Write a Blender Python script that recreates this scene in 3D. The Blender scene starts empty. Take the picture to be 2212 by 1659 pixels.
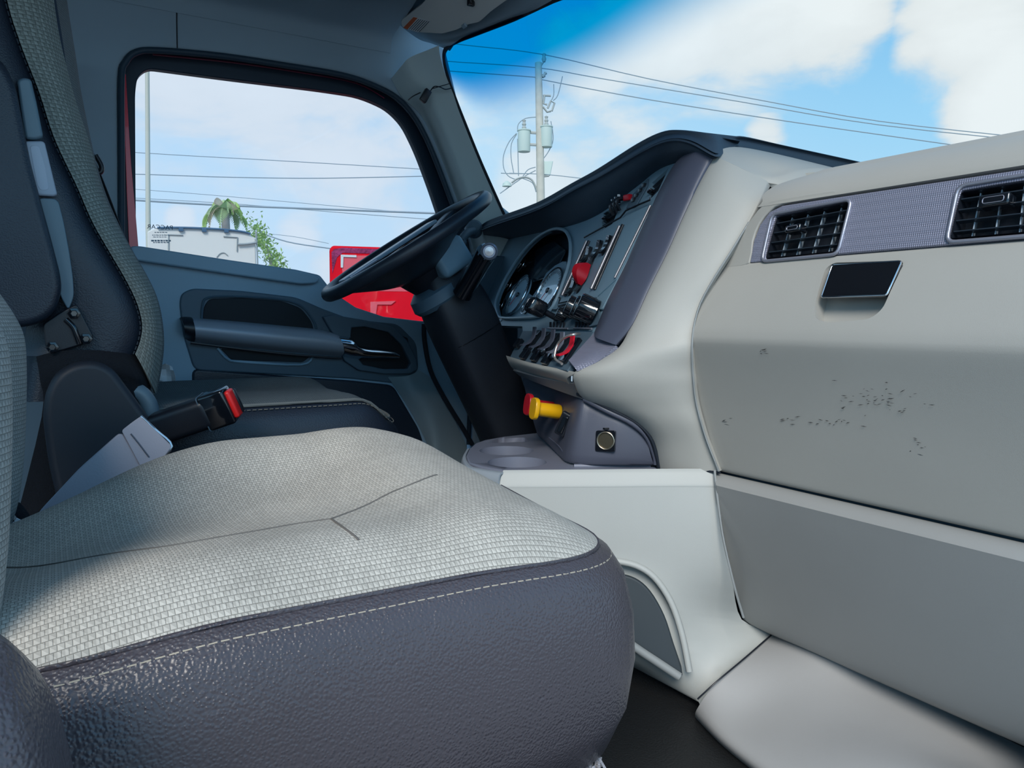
import bpy, bmesh, math, random
from mathutils import Vector as V, Matrix
random.seed(7)
C = bpy.context.scene
COL = C.collection
# ------------------------------------------------------------------ camera
ZC = 0.72                     # eye height above the cab floor
YAW, PIT, F = math.radians(31.0), math.radians(4.8), 1660.0
fw = V((math.sin(YAW)*math.cos(PIT), math.cos(YAW)*math.cos(PIT), -math.sin(PIT)))
rt = V((math.cos(YAW), -math.sin(YAW), 0))
up = rt.cross(fw)
EYE = V((0, 0, ZC))
cd = bpy.data.cameras.new('camera'); cam = bpy.data.objects.new('camera', cd); COL.objects.link(cam)
cam.matrix_world = Matrix.Translation(EYE) @ Matrix((rt, up, -fw)).transposed().to_4x4()
cd.sensor_width = 36.0; cd.lens = 36.0*F/2212; cd.clip_start = 0.02; cd.clip_end = 500
C.camera = cam
# ------------------------------------------------------------------ view + sun
C.view_settings.view_transform = 'Standard'; C.view_settings.look = 'None'
C.view_settings.gamma = 1.0; C.view_settings.use_curve_mapping = False
C.view_settings.exposure = 0.0
C.cycles.use_denoising = True
C.cycles.max_bounces = 10; C.cycles.transparent_max_bounces = 16; C.cycles.caustics_reflective = False
sl = bpy.data.lights.new('sun', 'SUN'); sl.energy = 3.2; sl.angle = math.radians(24); sl.color = (1, .94, .86)
so = bpy.data.objects.new('sun', sl); COL.objects.link(so)
so.rotation_euler = V((-.50, -.62, .60)).to_track_quat('Z', 'Y').to_euler()
# ------------------------------------------------------------------ ray helpers (photo pixel + one known coordinate -> place)
def ray(px, py): return fw + rt*((px-1106)/F) + up*((829.5-py)/F)
def fX(px, py, x): r = ray(px, py); return EYE + r*(x/r.x)
def fY(px, py, y): r = ray(px, py); return EYE + r*(y/r.y)
def fZ(px, py, z): r = ray(px, py); return EYE + r*((z-ZC)/r.z)
class PL:
    def __init__(s, p, n): s.p = V(p); s.n = V(n).normalized(); s.n = -s.n if s.n.dot(s.p-EYE) > 0 else s.n
    def at(s, px, py, off=0):
        r = ray(px, py); p0 = s.p + s.n*off
        return EYE + r*((p0-EYE).dot(s.n)/r.dot(s.n))
    def many(s, l, off=0): return [s.at(a, b, off) for a, b in l]
def PL3(a, b, c): return PL(a, (b-a).cross(c-a))
def proj(p):
    d = p-EYE; w = d.dot(fw); return (1106+F*d.dot(rt)/w, 829.5-F*d.dot(up)/w)
def lerp(a, b, t): return a+(b-a)*t
def cr(pts, n, closed=False):
    """n points per span along a Catmull-Rom curve"""
    m = len(pts); out = []
    if m < 3 or n < 2:
        if n < 2: return list(pts)
    for i in range(m if closed else m-1):
        g = (lambda k: pts[k % m]) if closed else (lambda k: pts[max(0, min(m-1, k))])
        a, b, c, d = g(i-1), g(i), g(i+1), g(i+2)
        for k in range(n):
            t = k/n
            out.append((b*2 + (c-a)*t + (a*2-b*5+c*4-d)*t*t + (b*3-a-c*3+d)*t**3)*.5)
    if not closed: out.append(pts[-1].copy())
    return out
# ------------------------------------------------------------------ materials
MATS = {}
def mat(name, col, rough=.5, metal=0, bump=None, spec=.5, coat=0, vary=0, uv=False, emit=0, sheen=0, fabric=None, vscale=4, leather=None, dots=None):
    if name in MATS: return MATS[name]
    m = bpy.data.materials.new(name); m.use_nodes = True; nt = m.node_tree; N = nt.nodes; L = nt.links
    b = N['Principled BSDF']; b.inputs['Base Color'].default_value = (*col, 1)
    b.inputs['Roughness'].default_value = rough; b.inputs['Metallic'].default_value = metal
    b.inputs['Specular IOR Level'].default_value = spec; b.inputs['Coat Weight'].default_value = coat
    if sheen: b.inputs['Sheen Weight'].default_value = sheen
    if emit: b.inputs['Emission Color'].default_value = (*col, 1); b.inputs['Emission Strength'].default_value = emit
    tc = N.new('ShaderNodeTexCoord'); src = tc.outputs['UV' if uv else 'Object']
    colsock = None
    if vary:
        n = N.new('ShaderNodeTexNoise'); n.inputs['Scale'].default_value = vscale; n.inputs['Detail'].default_value = 5
        L.new(tc.outputs['Object'], n.inputs['Vector'])
        r = N.new('ShaderNodeMapRange'); r.inputs[1].default_value = .3; r.inputs[2].default_value = .7
        r.inputs[3].default_value = 1-vary; r.inputs[4].default_value = 1+vary; L.new(n.outputs['Fac'], r.inputs[0])
        mx = N.new('ShaderNodeVectorMath'); mx.operation = 'SCALE'; mx.inputs[0].default_value = col
        L.new(r.outputs[0], mx.inputs['Scale']); L.new(mx.outputs[0], b.inputs['Base Color']); colsock = mx.outputs[0]
    h = None; dist = .001
    if bump:
        n2 = N.new('ShaderNodeTexNoise'); n2.inputs['Scale'].default_value = bump[0]; n2.inputs['Detail'].default_value = 3
        L.new(src, n2.inputs['Vector']); h = n2.outputs['Fac']; st = bump[1]; dist = bump[2]
    if leather:
        vo = N.new('ShaderNodeTexVoronoi'); vo.feature = 'SMOOTH_F1'; vo.inputs['Scale'].default_value = leather[0]
        wn = N.new('ShaderNodeTexNoise'); wn.inputs['Scale'].default_value = leather[0]*.35
        L.new(src, wn.inputs['Vector'])
        ad = N.new('ShaderNodeVectorMath'); ad.operation = 'MULTIPLY_ADD'; ad.inputs[1].default_value = (.0016, .0016, .0016)
        L.new(wn.outputs['Color'], ad.inputs[0]); L.new(src, ad.inputs[2]); L.new(ad.outputs[0], vo.inputs['Vector'])
        inv = N.new('ShaderNodeMath'); inv.operation = 'SUBTRACT'; inv.inputs[0].default_value = 1
        L.new(vo.outputs['Distance'], inv.inputs[1]); h = inv.outputs[0]; st = leather[1]; dist = leather[2]
    if fabric:
        sc = fabric[0]
        bk = N.new('ShaderNodeTexBrick'); bk.offset = .5; bk.inputs['Scale'].default_value = sc
        bk.inputs['Mortar Size'].default_value = .035; bk.inputs['Mortar Smooth'].default_value = .7
        bk.inputs['Brick Width'].default_value = .5; bk.inputs['Row Height'].default_value = fabric[1]
        bk.inputs['Color1'].default_value = (1.06, 1.06, 1.06, 1); bk.inputs['Color2'].default_value = (.9, .9, .9, 1)
        bk.inputs['Mortar'].default_value = (.52, .52, .51, 1); L.new(src, bk.inputs['Vector'])
        # diagonal half of every cell is darker, the little triangles of the weave
        sp = N.new('ShaderNodeSeparateXYZ'); L.new(src, sp.inputs[0])
        def mth(op, a, bb=None):
            q = N.new('ShaderNodeMath'); q.operation = op
            for k, s in enumerate((a, bb)):
                if s is None: continue
                if isinstance(s, (int, float)): q.inputs[k].default_value = s
                else: L.new(s, q.inputs[k])
            return q.outputs[0]
        fx = mth('FRACT', mth('MULTIPLY', sp.outputs[0], sc*2)); fy = mth('FRACT', mth('MULTIPLY', sp.outputs[1], sc/fabric[1]))
        tri = mth('GREATER_THAN', mth('ADD', fx, fy), 1.0)
        dk = mth('ADD', mth('MULTIPLY', tri, -fabric[2]), 1.0)
        m1 = N.new('ShaderNodeVectorMath'); m1.operation = 'MULTIPLY'; L.new(bk.outputs['Color'], m1.inputs[0])
        if colsock: L.new(colsock, m1.inputs[1])
        else: m1.inputs[1].default_value = col
        m2 = N.new('ShaderNodeVectorMath'); m2.operation = 'SCALE'; L.new(m1.outputs[0], m2.inputs[0]); L.new(dk, m2.inputs['Scale'])
        L.new(m2.outputs[0], b.inputs['Base Color'])
        h = mth('SUBTRACT', dk, bk.outputs['Fac']); st = .6; dist = .0012
    if dots:
        w1 = N.new('ShaderNodeTexVoronoi'); w1.inputs['Scale'].default_value = dots; w1.inputs['Randomness'].default_value = 0
        L.new(src, w1.inputs['Vector']); h = w1.outputs['Distance']; st = .9; dist = .0018
    if h is not None:
        bp = N.new('ShaderNodeBump'); bp.inputs['Strength'].default_value = st; bp.inputs['Distance'].default_value = dist
        L.new(h, bp.inputs['Height']); L.new(bp.outputs[0], b.inputs['Normal'])
    MATS[name] = m; return m
GRAIN = (900, .25, .0006)
grey = mat('light_grey_plastic', (.37, .365, .34), .55, bump=GRAIN, vary=.03)
grey2 = mat('mid_grey_plastic', (.25, .27, .275), .6, bump=GRAIN, vary=.03)
slate = mat('slate_door_plastic', (.30, .45, .57), .55, bump=GRAIN, vary=.04)
slated = mat('dark_slate_plastic', (.075, .125, .17), .55, bump=GRAIN)
headl = mat('headliner_grey', (.32, .42, .50), .8, bump=(1400, .35, .0008), vary=.05)
char = mat('charcoal_plastic', (.072, .080, .112), .45, bump=GRAIN, vary=.03)
char2 = mat('bezel_charcoal', (.075, .085, .125), .42, bump=GRAIN)
panelm = mat('panel_satin', (.18, .29, .37), .45, bump=GRAIN)
blk = mat('black_plastic', (.010, .013, .02), .38, bump=GRAIN)
blkg = mat('gloss_black', (.006, .008, .012), .12, coat=.6)
pad = mat('dash_pad', (.030, .052, .080), .62, bump=(500, .5, .0012))
rubber = mat('black_rubber', (.008, .014, .025), .7)
leather = mat('black_leather', (.054, .046, .054), .34, leather=(400, .7, .0014), vary=.15)
leatherf = mat('fine_black_leather', (.018, .026, .042), .40, leather=(420, .45, .0009), vary=.1)
fab = mat('grey_weave', (.50, .465, .41), .95, vary=.12, uv=True, fabric=(105, .5, .22), vscale=9)
fab2 = mat('grey_weave_dark', (.30, .31, .30), .95, vary=.12, uv=True, fabric=(105, .5, .28), vscale=7)
fabd = mat('grey_weave_driver', (.17, .20, .21), .95, vary=.10, uv=True, fabric=(105, .5, .3), vscale=7)
silver = mat('silver_trim', (.27, .28, .37), .42, .35, dots=330)
silverp = mat('silver_paint', (.34, .35, .42), .35, .6, bump=GRAIN)
chrome = mat('chrome', (.75, .77, .8), .07, 1.0)
dchrome = mat('dark_chrome', (.055, .065, .085), .09, .9, coat=.5)
steel = mat('worn_steel', (.5, .5, .52), .3, 1.0, vary=.1)
slv = mat('grey_sleeve', (.33, .32, .37), .42, bump=(300, .2, .001), vary=.06)
purple = mat('tray_plastic', (.17, .185, .24), .38, bump=(700, .15, .0006), vary=.08)
redp = mat('red_plastic', (.55, .008, .02), .35); yelp = mat('yellow_plastic', (.85, .45, .005), .35)
cream = mat('cream_thread', (.36, .31, .24), .9); white = mat('white_paper', (.75, .77, .8), .8)
fuzzy = mat('black_carpet', (.008, .011, .018), 1.0, bump=(800, 1.0, .004))
floorm = mat('black_rubber_mat', (.010, .011, .012), .55, bump=(260, .5, .003), vary=.3)
dial = mat('dial_face_reflection', (.55, .78, .92), .22, coat=.8); redpaint = mat('red_paint', (.80, .010, .045), .3, coat=.5)  # dial: window reflection in the cover glass painted into the face colour
bras = mat('socket_metal', (.62, .54, .42), .28, 1.0)
# ------------------------------------------------------------------ object helpers
WL = {}
def thing(name, label, cat, loc, group=None, kind=None):
    o = bpy.data.objects.new(name, None); COL.objects.link(o); o.location = V(loc); WL[o.name] = V(loc); o.empty_display_size = .05
    o['label'] = label
    if cat: o['category'] = cat
    if group: o['group'] = group
    if kind: o['kind'] = kind
    return o
def tag(o, label, cat=None, group=None, kind=None):
    if label: o['label'] = label
    if cat: o['category'] = cat
    if group: o['group'] = group
    if kind: o['kind'] = kind
    return o
def put(name, bm, m, parent=None, smooth=38, wn=False):
    me = bpy.data.meshes.new(name)
    bmesh.ops.recalc_face_normals(bm, faces=bm.faces)
    vs = bm.verts
    lo = V([min(v.co[i] for v in vs) for i in range(3)]); hi = V([max(v.co[i] for v in vs) for i in range(3)])
    c = (lo+hi)/2
    bmesh.ops.translate(bm, verts=bm.verts, vec=-c)
    bm.to_mesh(me); bm.free()
    for p in me.polygons: p.use_smooth = True
    me.set_sharp_from_angle(angle=math.radians(smooth))
    me.materials.append(m)
    o = bpy.data.objects.new(name, me); COL.objects.link(o); WL[o.name] = c
    o.location = c - (WL[parent.name] if parent else V((0, 0, 0)))
    o.parent = parent
    if wn: w = o.modifiers.new('wn', 'WEIGHTED_NORMAL'); w.keep_sharp = True
    return o
def loft_bm(rows, n=5, nu=5, thick=0, closed=False, bm=None, smoothrows=True, ref=None):
    """rows: lists of points, same length. n subdivisions between rows, nu along rows; thick>0 solidifies away from the eye"""
    R = [cr(r, nu, closed) for r in rows]
    cols = [cr([R[j][i] for j in range(len(R))], n if smoothrows else 1) for i in range(len(R[0]))]
    nr, nc = len(cols[0]), len(cols)
    bm = bm or bmesh.new(); uvl = bm.loops.layers.uv.verify()
    g = [[bm.verts.new(cols[i][j]) for i in range(nc)] for j in range(nr)]
    du = [0]; dv = [0]; mj = nr//2; mi = nc//2
    for i in range(1, nc+1): du.append(du[-1]+(cols[i % nc][mj]-cols[i-1][mj]).length)
    for j in range(1, nr): dv.append(dv[-1]+(cols[mi][j]-cols[mi][j-1]).length)
    fs = []
    for j in range(nr-1):
        for i in range(nc if closed else nc-1):
            i2 = (i+1) % nc
            f = bm.faces.new((g[j][i], g[j][i2], g[j+1][i2], g[j+1][i])); fs.append(f)
            for l, (a, b_) in zip(f.loops, ((i, j), (i+1, j), (i+1, j+1), (i, j+1))): l[uvl].uv = (du[a], dv[b_])
    if closed:
        for ring in (g[0], g[-1]):
            try: fs.append(bm.faces.new(ring))
            except ValueError: pass
    if thick:
        bm.normal_update()
        avg = sum((f.normal*f.calc_area() for f in fs), V()); cen = sum((f.calc_center_median() for f in fs), V())/len(fs)
        to = (EYE if ref is None else V(ref))-cen
        if avg.dot(to) < 0: bmesh.ops.reverse_faces(bm, faces=fs); bm.normal_update()
        bmesh.ops.solidify(bm, geom=fs, thickness=thick)
    return bm
def loft(name, rows, m, parent=None, n=5, nu=5, thick=0, closed=False, smooth=50, **k):
    return put(name, loft_bm(rows, n, nu, thick, closed, **k), m, parent, smooth)
def slab_bm(out, nrm, t, holes=(), bev=0, segs=3, bm=None):
    """flat plate: out = outline on the front face, nrm points to the front, thickness t goes back"""
    own = bm is None; bm = bm or bmesh.new(); nrm = V(nrm).normalized()
    allv = []; edges = []
    for loop in [out]+list(holes):
        vs = [bm.verts.new(p) for p in loop]; allv += vs
        edges += [bm.edges.new((vs[i], vs[(i+1) % len(vs)])) for i in range(len(vs))]
    if holes:
        r = bmesh.ops.triangle_fill(bm, use_beauty=True, use_dissolve=False, edges=edges, normal=nrm)
        fs = [f for f in r['geom'] if isinstance(f, bmesh.types.BMFace)]
    else: fs = [bm.faces.new(allv)]
    bm.normal_update()
    for f in fs:
        if f.normal.dot(nrm) < 0: f.normal_flip()
    r = bmesh.ops.extrude_face_region(bm, geom=fs)
    nv = [v for v in r['geom'] if isinstance(v, bmesh.types.BMVert)]
    bmesh.ops.translate(bm, verts=nv, vec=-nrm*t)
    if not all(f.is_valid for f in fs): pass
    bmesh.ops.recalc_face_normals(bm, faces=bm.faces)
    # extrude_face_region keeps the originals in front; put faces back there if they were consumed
    if bev:
        bm.normal_update()
        es = [e for e in bm.edges if len(e.link_faces) == 2 and e.calc_face_angle(0) > .6]
        bmesh.ops.bevel(bm, geom=es, offset=bev, segments=segs, profile=.5, affect='EDGES', clamp_overlap=True)
    return bm
def slab(name, out, nrm, t, m, parent=None, holes=(), bev=0, segs=3, rnd=0, sm=0):
    if sm: out = cr(out, sm, True); holes = [cr(h, sm, True) for h in holes]
    if rnd: out = roundc(out, rnd)
    return put(name, slab_bm(out, nrm, t, holes, bev, segs), m, parent, 32, wn=True)
def roundc(pts, r, k=4):
    out = []; m = len(pts)
    for i in range(m):
        a, b, c = pts[i-1], pts[i], pts[(i+1) % m]
        d1 = a-b; d2 = c-b; q = min(r, d1.length*.45, d2.length*.45)
        p1 = b+d1.normalized()*q; p2 = b+d2.normalized()*q
        for j in range(k+1):
            t = j/k; out.append(p1*(1-t)**2 + b*2*t*(1-t) + p2*t*t)
    return out
def tube_bm(pts, r, seg=8, bm=None, closed=False, sm=4, flat=None):
    bm = bm or bmesh.new()
    P = cr(pts, sm, closed) if sm > 1 else list(pts)
    n = len(P); rs = r if isinstance(r, (list, tuple)) else [r]*len(pts)
    m = len(rs)
    def rad(i):
        t = i/(n if closed else max(1, n-1))*(m if closed else m-1); a = int(t); f = t-a
        return lerp(rs[a % m if closed else min(a, m-1)], rs[(a+1) % m if closed else min(a+1, m-1)], f)
    side = None; rings = []
    for i in range(n):
        t = (P[(i+1) % n]-P[i-1]) if closed else (P[min(i+1, n-1)]-P[max(i-1, 0)])
        t = t.normalized() if t.length > 1e-9 else V((0, 0, 1))
        if side is None: side = t.cross(V((0, 0, 1)) if abs(t.z) < .9 else V((1, 0, 0))).normalized()
        side = (side - t*side.dot(t)).normalized(); o = t.cross(side)
        rr = rad(i); fl = flat or 1
        rings.append([bm.verts.new(P[i]+side*(rr*math.cos(a*2*math.pi/seg))+o*(rr*fl*math.sin(a*2*math.pi/seg))) for a in range(seg)])
    for i in range(n if closed else n-1):
        A, B = rings[i], rings[(i+1) % n]
        for a in range(seg): bm.faces.new((A[a], A[(a+1) % seg], B[(a+1) % seg], B[a]))
    if not closed: bm.faces.new(rings[0]); bm.faces.new(rings[-1])
    return bm
def tube(name, pts, r, m, parent=None, seg=8, closed=False, sm=4, flat=None):
    return put(name, tube_bm(pts, r, seg, None, closed, sm, flat), m, parent, 60)
def frame_from(n, hint=V((0, 0, 1))):
    n = V(n).normalized(); a = hint.cross(n)
    if a.length < 1e-4: a = V((0, 1, 0)).cross(n)
    a.normalize(); return a, n.cross(a), n
def box_bm(c, size, ax=None, bev=0, segs=2, bm=None):
    bm2 = bmesh.new(); bmesh.ops.create_cube(bm2, size=1)
    for v in bm2.verts: v.co = V((v.co.x*size[0], v.co.y*size[1], v.co.z*size[2]))
    if bev: bmesh.ops.bevel(bm2, geom=list(bm2.edges), offset=bev, segments=segs, profile=.5, affect='EDGES', clamp_overlap=True)
    a = ax or (V((1, 0, 0)), V((0, 1, 0)), V((0, 0, 1)))
    for v in bm2.verts: v.co = V(c)+a[0]*v.co.x+a[1]*v.co.y+a[2]*v.co.z
    if bm is None: return bm2
    me = bpy.data.meshes.new('t'); bm2.to_mesh(me); bm2.free(); bm.from_mesh(me); bpy.data.meshes.remove(me); return bm
def box(name, c, size, m, parent=None, ax=None, bev=0, segs=2): return put(name, box_bm(c, size, ax, bev, segs), m, parent, 40, wn=bool(bev))
def lathe_bm(c, n, prof, seg=28, hint=V((0, 0, 1)), bm=None, ribs=0, ribd=0, flat=1):
    """prof: (radius, height along n)"""
    a, b, n = frame_from(n, hint); bm = bm or bmesh.new(); rings = []
    for r, h in prof:
        ring = []
        for k in range(seg):
            t = k*2*math.pi/seg; q = r*(1-(ribd if ribs and k % ribs == 0 else 0))
            ring.append(bm.verts.new(V(c)+n*h+a*(q*math.cos(t))+b*(q*flat*math.sin(t))))
        rings.append(ring)
    for A, B in zip(rings, rings[1:]):
        for k in range(seg): bm.faces.new((A[k], A[(k+1) % seg], B[(k+1) % seg], B[k]))
    if prof[0][0] > 1e-6: bm.faces.new(rings[0])
    if prof[-1][0] > 1e-6: bm.faces.new(rings[-1])
    return bm
def lathe(name, c, n, prof, m, parent=None, seg=28, **k): return put(name, lathe_bm(c, n, prof, seg, **k), m, parent, 40)
def cut(o, cutter_bm):
    """carve a real recess or hole, then throw the cutting shape away"""
    bmesh.ops.recalc_face_normals(cutter_bm, faces=cutter_bm.faces)
    me = bpy.data.meshes.new('t'); cutter_bm.to_mesh(me); cutter_bm.free()
    co = bpy.data.objects.new('t', me); COL.objects.link(co)
    md = o.modifiers.new('b', 'BOOLEAN'); md.operation = 'DIFFERENCE'; md.object = co; md.solver = 'EXACT'
    bpy.context.view_layer.update()
    dg = bpy.context.evaluated_depsgraph_get()
    new = bpy.data.meshes.new_from_object(o.evaluated_get(dg), preserve_all_data_layers=True, depsgraph=dg)
    o.modifiers.remove(md); old = o.data
    if len(new.polygons) > 4: o.data = new; new.name = old.name
    bpy.data.objects.remove(co); bpy.data.meshes.remove(me)
    for p in o.data.polygons: p.use_smooth = True
    o.data.set_sharp_from_angle(angle=math.radians(32))
def circ(c, n, r, k=24, hint=V((0, 0, 1)), flat=1):
    a, b, n = frame_from(n, hint)
    return [V(c)+a*(r*math.cos(i*2*math.pi/k))+b*(r*flat*math.sin(i*2*math.pi/k)) for i in range(k)]
def stitches(name, pts, r, m, parent, seglen=.006, gap=.0025, off=V((0, 0, 0))):
    bm = bmesh.new(); P = cr(pts, 24); acc = 0; cur = [P[0]+off]
    for a, b in zip(P, P[1:]):
        L = (b-a).length; acc += L; cur.append(b+off)
        if acc > seglen:
            if len(cur) > 1: tube_bm([cur[0], cur[-1]], r, 5, bm, sm=1)
            acc = -gap; cur = [b+off+(b-a).normalized()*gap]
    o = put(name, bm, m, parent, 60); o['kind'] = 'stuff'; return o
# ------------------------------------------------------------------ sky
def build_sky():
    w = bpy.data.worlds.new('sky'); C.world = w; w.use_nodes = True; nt = w.node_tree; N = nt.nodes; L = nt.links
    bg = N['Background']; tc = N.new('ShaderNodeTexCoord'); d = tc.outputs['Generated']
    def M(op, a, b=None, c=None, clamp=False):
        q = N.new('ShaderNodeMath'); q.operation = op; q.use_clamp = clamp
        for k, s in enumerate((a, b, c)):
            if s is None: continue
            if isinstance(s, (int, float)): q.inputs[k].default_value = s
            else: L.new(s, q.inputs[k])
        return q.outputs[0]
    sp = N.new('ShaderNodeSeparateXYZ'); L.new(d, sp.inputs[0])
    ramp = N.new('ShaderNodeValToRGB'); e = ramp.color_ramp.elements
    e[0].position = 0.0; e[0].color = (.50, .74, .88, 1); e[1].position = 1; e[1].color = (.34, .43, .54, 1)
    k = e.new(.22); k.color = (.24, .58, .86, 1)
    k = e.new(.42); k.color = (.08, .39, .74, 1)
    L.new(sp.outputs[2], ramp.inputs[0])
    # billowy noise
    def noise(scale, det, rough=.55, dist=0, mp=(1, 1, 2.2)):
        m = N.new('ShaderNodeMapping'); m.inputs['Scale'].default_value = mp; L.new(d, m.inputs[0])
        n = N.new('ShaderNodeTexNoise'); n.inputs['Scale'].default_value = scale; n.inputs['Detail'].default_value = det
        n.inputs['Roughness'].default_value = rough; n.inputs['Distortion'].default_value = dist; L.new(m.outputs[0], n.inputs['Vector']); return n.outputs['Fac']
    n1 = noise(5.5, 9, .58, .25); n2 = noise(1.6, 4)
    # cumulus masses, each a direction and an angular size
    blobs = [((1640, 10), 8.5, 1.0), ((1500, 30), 6.5, 1.0), ((1770, 30), 6, 1.0), ((1820, 110), 3, .8), ((1390, 60), 5, .95), ((1290, 120), 4.2, .9), ((1230, 110), 3.4, .8), ((1460, 120), 5, .55), ((1360, 230), 5, .35),
             ((2110, 40), 6, 1.0), ((2190, 180), 5.0, 1.1), ((2230, 260), 5, 1.1), ((2010, 95), 3.2, .8), ((1655, 285), 1.9, .75),
             ((1150, 420), 4.5, .95), ((1100, 300), 8, .42), ((1250, 330), 5, .3), ((470, 330), 13, .50), ((640, 420), 8, .42), ((720, 590), 3, .75), ((650, 495), 2.6, .8),
             ((390, 468), 1.6, .8), ((620, 240), 12, .62), ((860, 300), 10, .55), ((400, 200), 8, .5)]
    tot = None
    for (px, py), deg, wt in blobs:
        r = ray(px, py).normalized(); dp = N.new('ShaderNodeVectorMath'); dp.operation = 'DOT_PRODUCT'
        L.new(d, dp.inputs[0]); dp.inputs[1].default_value = r
        c0 = math.cos(math.radians(deg))
        v = M('MULTIPLY', M('DIVIDE', M('SUBTRACT', dp.outputs['Value'], c0), 1-c0, clamp=True), wt)
        tot = v if tot is None else M('MAXIMUM', tot, v)
    # elsewhere in the sky: the same broken cloud from noise alone
    base = M('MULTIPLY', M('SUBTRACT', n2, .50), 1.6)
    s = M('ADD', M('MAXIMUM', tot, M('MULTIPLY', base, .5)), M('MULTIPLY', M('SUBTRACT', n1, .52), 1.7))
    cl = N.new('ShaderNodeMapRange'); cl.interpolation_type = 'SMOOTHSTEP'; cl.inputs[1].default_value = .16; cl.inputs[2].default_value = .62; L.new(s, cl.inputs[0])
    sh = N.new('ShaderNodeMapRange'); sh.inputs[1].default_value = .35; sh.inputs[2].default_value = 1.0; sh.inputs[3].default_value = .86; sh.inputs[4].default_value = 1.03; L.new(s, sh.inputs[0])
    cc = N.new('ShaderNodeVectorMath'); cc.operation = 'SCALE'; cc.inputs[0].default_value = (.80, .82, .81); L.new(sh.outputs[0], cc.inputs['Scale'])
    mx = N.new('ShaderNodeMix'); mx.data_type = 'RGBA'; L.new(cl.outputs[0], mx.inputs[0]); L.new(ramp.outputs[0], mx.inputs[6]); L.new(cc.outputs[0], mx.inputs[7])
    # thin veil of high haze
    hz = N.new('ShaderNodeMapRange'); hz.inputs[1].default_value = .0; hz.inputs[2].default_value = .6; hz.inputs[3].default_value = .30; hz.inputs[4].default_value = .04; L.new(sp.outputs[2], hz.inputs[0])
    # the haze is thicker on the side away from the road ahead (towards +Y/-X)
    dp = N.new('ShaderNodeVectorMath'); dp.operation = 'DOT_PRODUCT'; L.new(d, dp.inputs[0]); dp.inputs[1].default_value = ray(560, 380).normalized()
    h2 = N.new('ShaderNodeMapRange'); h2.interpolation_type = 'SMOOTHSTEP'; h2.inputs[1].default_value = .72; h2.inputs[2].default_value = 1.0; h2.inputs[3].default_value = 0; h2.inputs[4].default_value = .38; L.new(dp.outputs['Value'], h2.inputs[0])
    mh = N.new('ShaderNodeMix'); mh.data_type = 'RGBA'; L.new(M('ADD', hz.outputs[0], h2.outputs[0], clamp=True), mh.inputs[0]); L.new(mx.outputs[2], mh.inputs[6]); mh.inputs[7].default_value = (.60, .74, .88, 1)
    L.new(mh.outputs[2], bg.inputs[0]); bg.inputs[1].default_value = SKY
SKY = 1.75
build_sky()
def glassmat(name, tint, top=None, v0=0, v1=1, refl=.05):
    m = bpy.data.materials.new(name); m.use_nodes = True; nt = m.node_tree; N = nt.nodes; L = nt.links
    N.remove(N['Principled BSDF']); o = N['Material Output']
    t = N.new('ShaderNodeBsdfTransparent'); t.inputs[0].default_value = (*tint, 1)
    g = N.new('ShaderNodeBsdfGlossy'); g.inputs['Roughness'].default_value = .02
    f = N.new('ShaderNodeFresnel'); f.inputs[0].default_value = 1.25
    s = N.new('ShaderNodeMixShader'); L.new(f.outputs[0], s.inputs[0]); L.new(t.outputs[0], s.inputs[1]); L.new(g.outputs[0], s.inputs[2]); L.new(s.outputs[0], o.inputs[0])
    if top:
        tc = N.new('ShaderNodeTexCoord'); sp = N.new('ShaderNodeSeparateXYZ'); L.new(tc.outputs['UV'], sp.inputs[0])
        r = N.new('ShaderNodeMapRange'); r.interpolation_type = 'SMOOTHSTEP'; r.inputs[1].default_value = v0; r.inputs[2].default_value = v1; L.new(sp.outputs[1], r.inputs[0])
        x = N.new('ShaderNodeMix'); x.data_type = 'RGBA'; L.new(r.outputs[0], x.inputs[0]); x.inputs[6].default_value = (*top, 1); x.inputs[7].default_value = (*tint, 1)
        L.new(x.outputs[2], t.inputs[0])
    return m
GT = (.80, .86, .90)
glass_side = glassmat('door_glass', (.76, .77, .79))
glass_wind = glassmat('windshield_glass', (.61, .63, .63), (.0, .24, .46), .10, .27)
# ------------------------------------------------------------------ cab shell
TOPZ = ZC+.87
floor = tag(box('floor', (.5, 1.375, -.02), (2.6, 2.0, .04), floorm), 'black rubber cab floor mat below the light grey kick panel', kind='structure')
DY = 2.27
def D(l, y=DY): return [fY(a, b, y) for a, b in l]
# driver-side wall round the door opening
opening = [(262, 560), (257, 330), (256, 165), (266, 128), (290, 107), (340, 103), (480, 116), (620, 136), (740, 156), (810, 178), (862, 206), (900, 246), (930, 300), (965, 385), (995, 468), (1018, 540), (1028, 700), (1020, 985), (640, 1060), (280, 1060)]
op3 = D(opening)
wo = [V((-1.0, DY, -.05)), V((-1.0, DY, TOPZ+.04)), V((1.05, DY, TOPZ+.04)), fY(964, 106, DY), fY(990, 215, DY), fY(1035, 330, DY), fY(1080, 440, DY), V((1.62, DY, ZC+.2)), V((1.62, DY, -.05))]
wall = slab('wall_left', wo, (0, -1, 0), .05, headl, holes=[roundc(op3, .04, 3)], bev=.012, segs=3)
tag(wall, 'slate grey cab side wall above and behind the driver door window', kind='structure')
seam = tube('trim_1', D([(382, 0), (382, 50), (383, 104)], DY-.001), .0016, blk); tag(seam, 'thin vertical joint in the wall trim above the door window', kind='structure')
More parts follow.
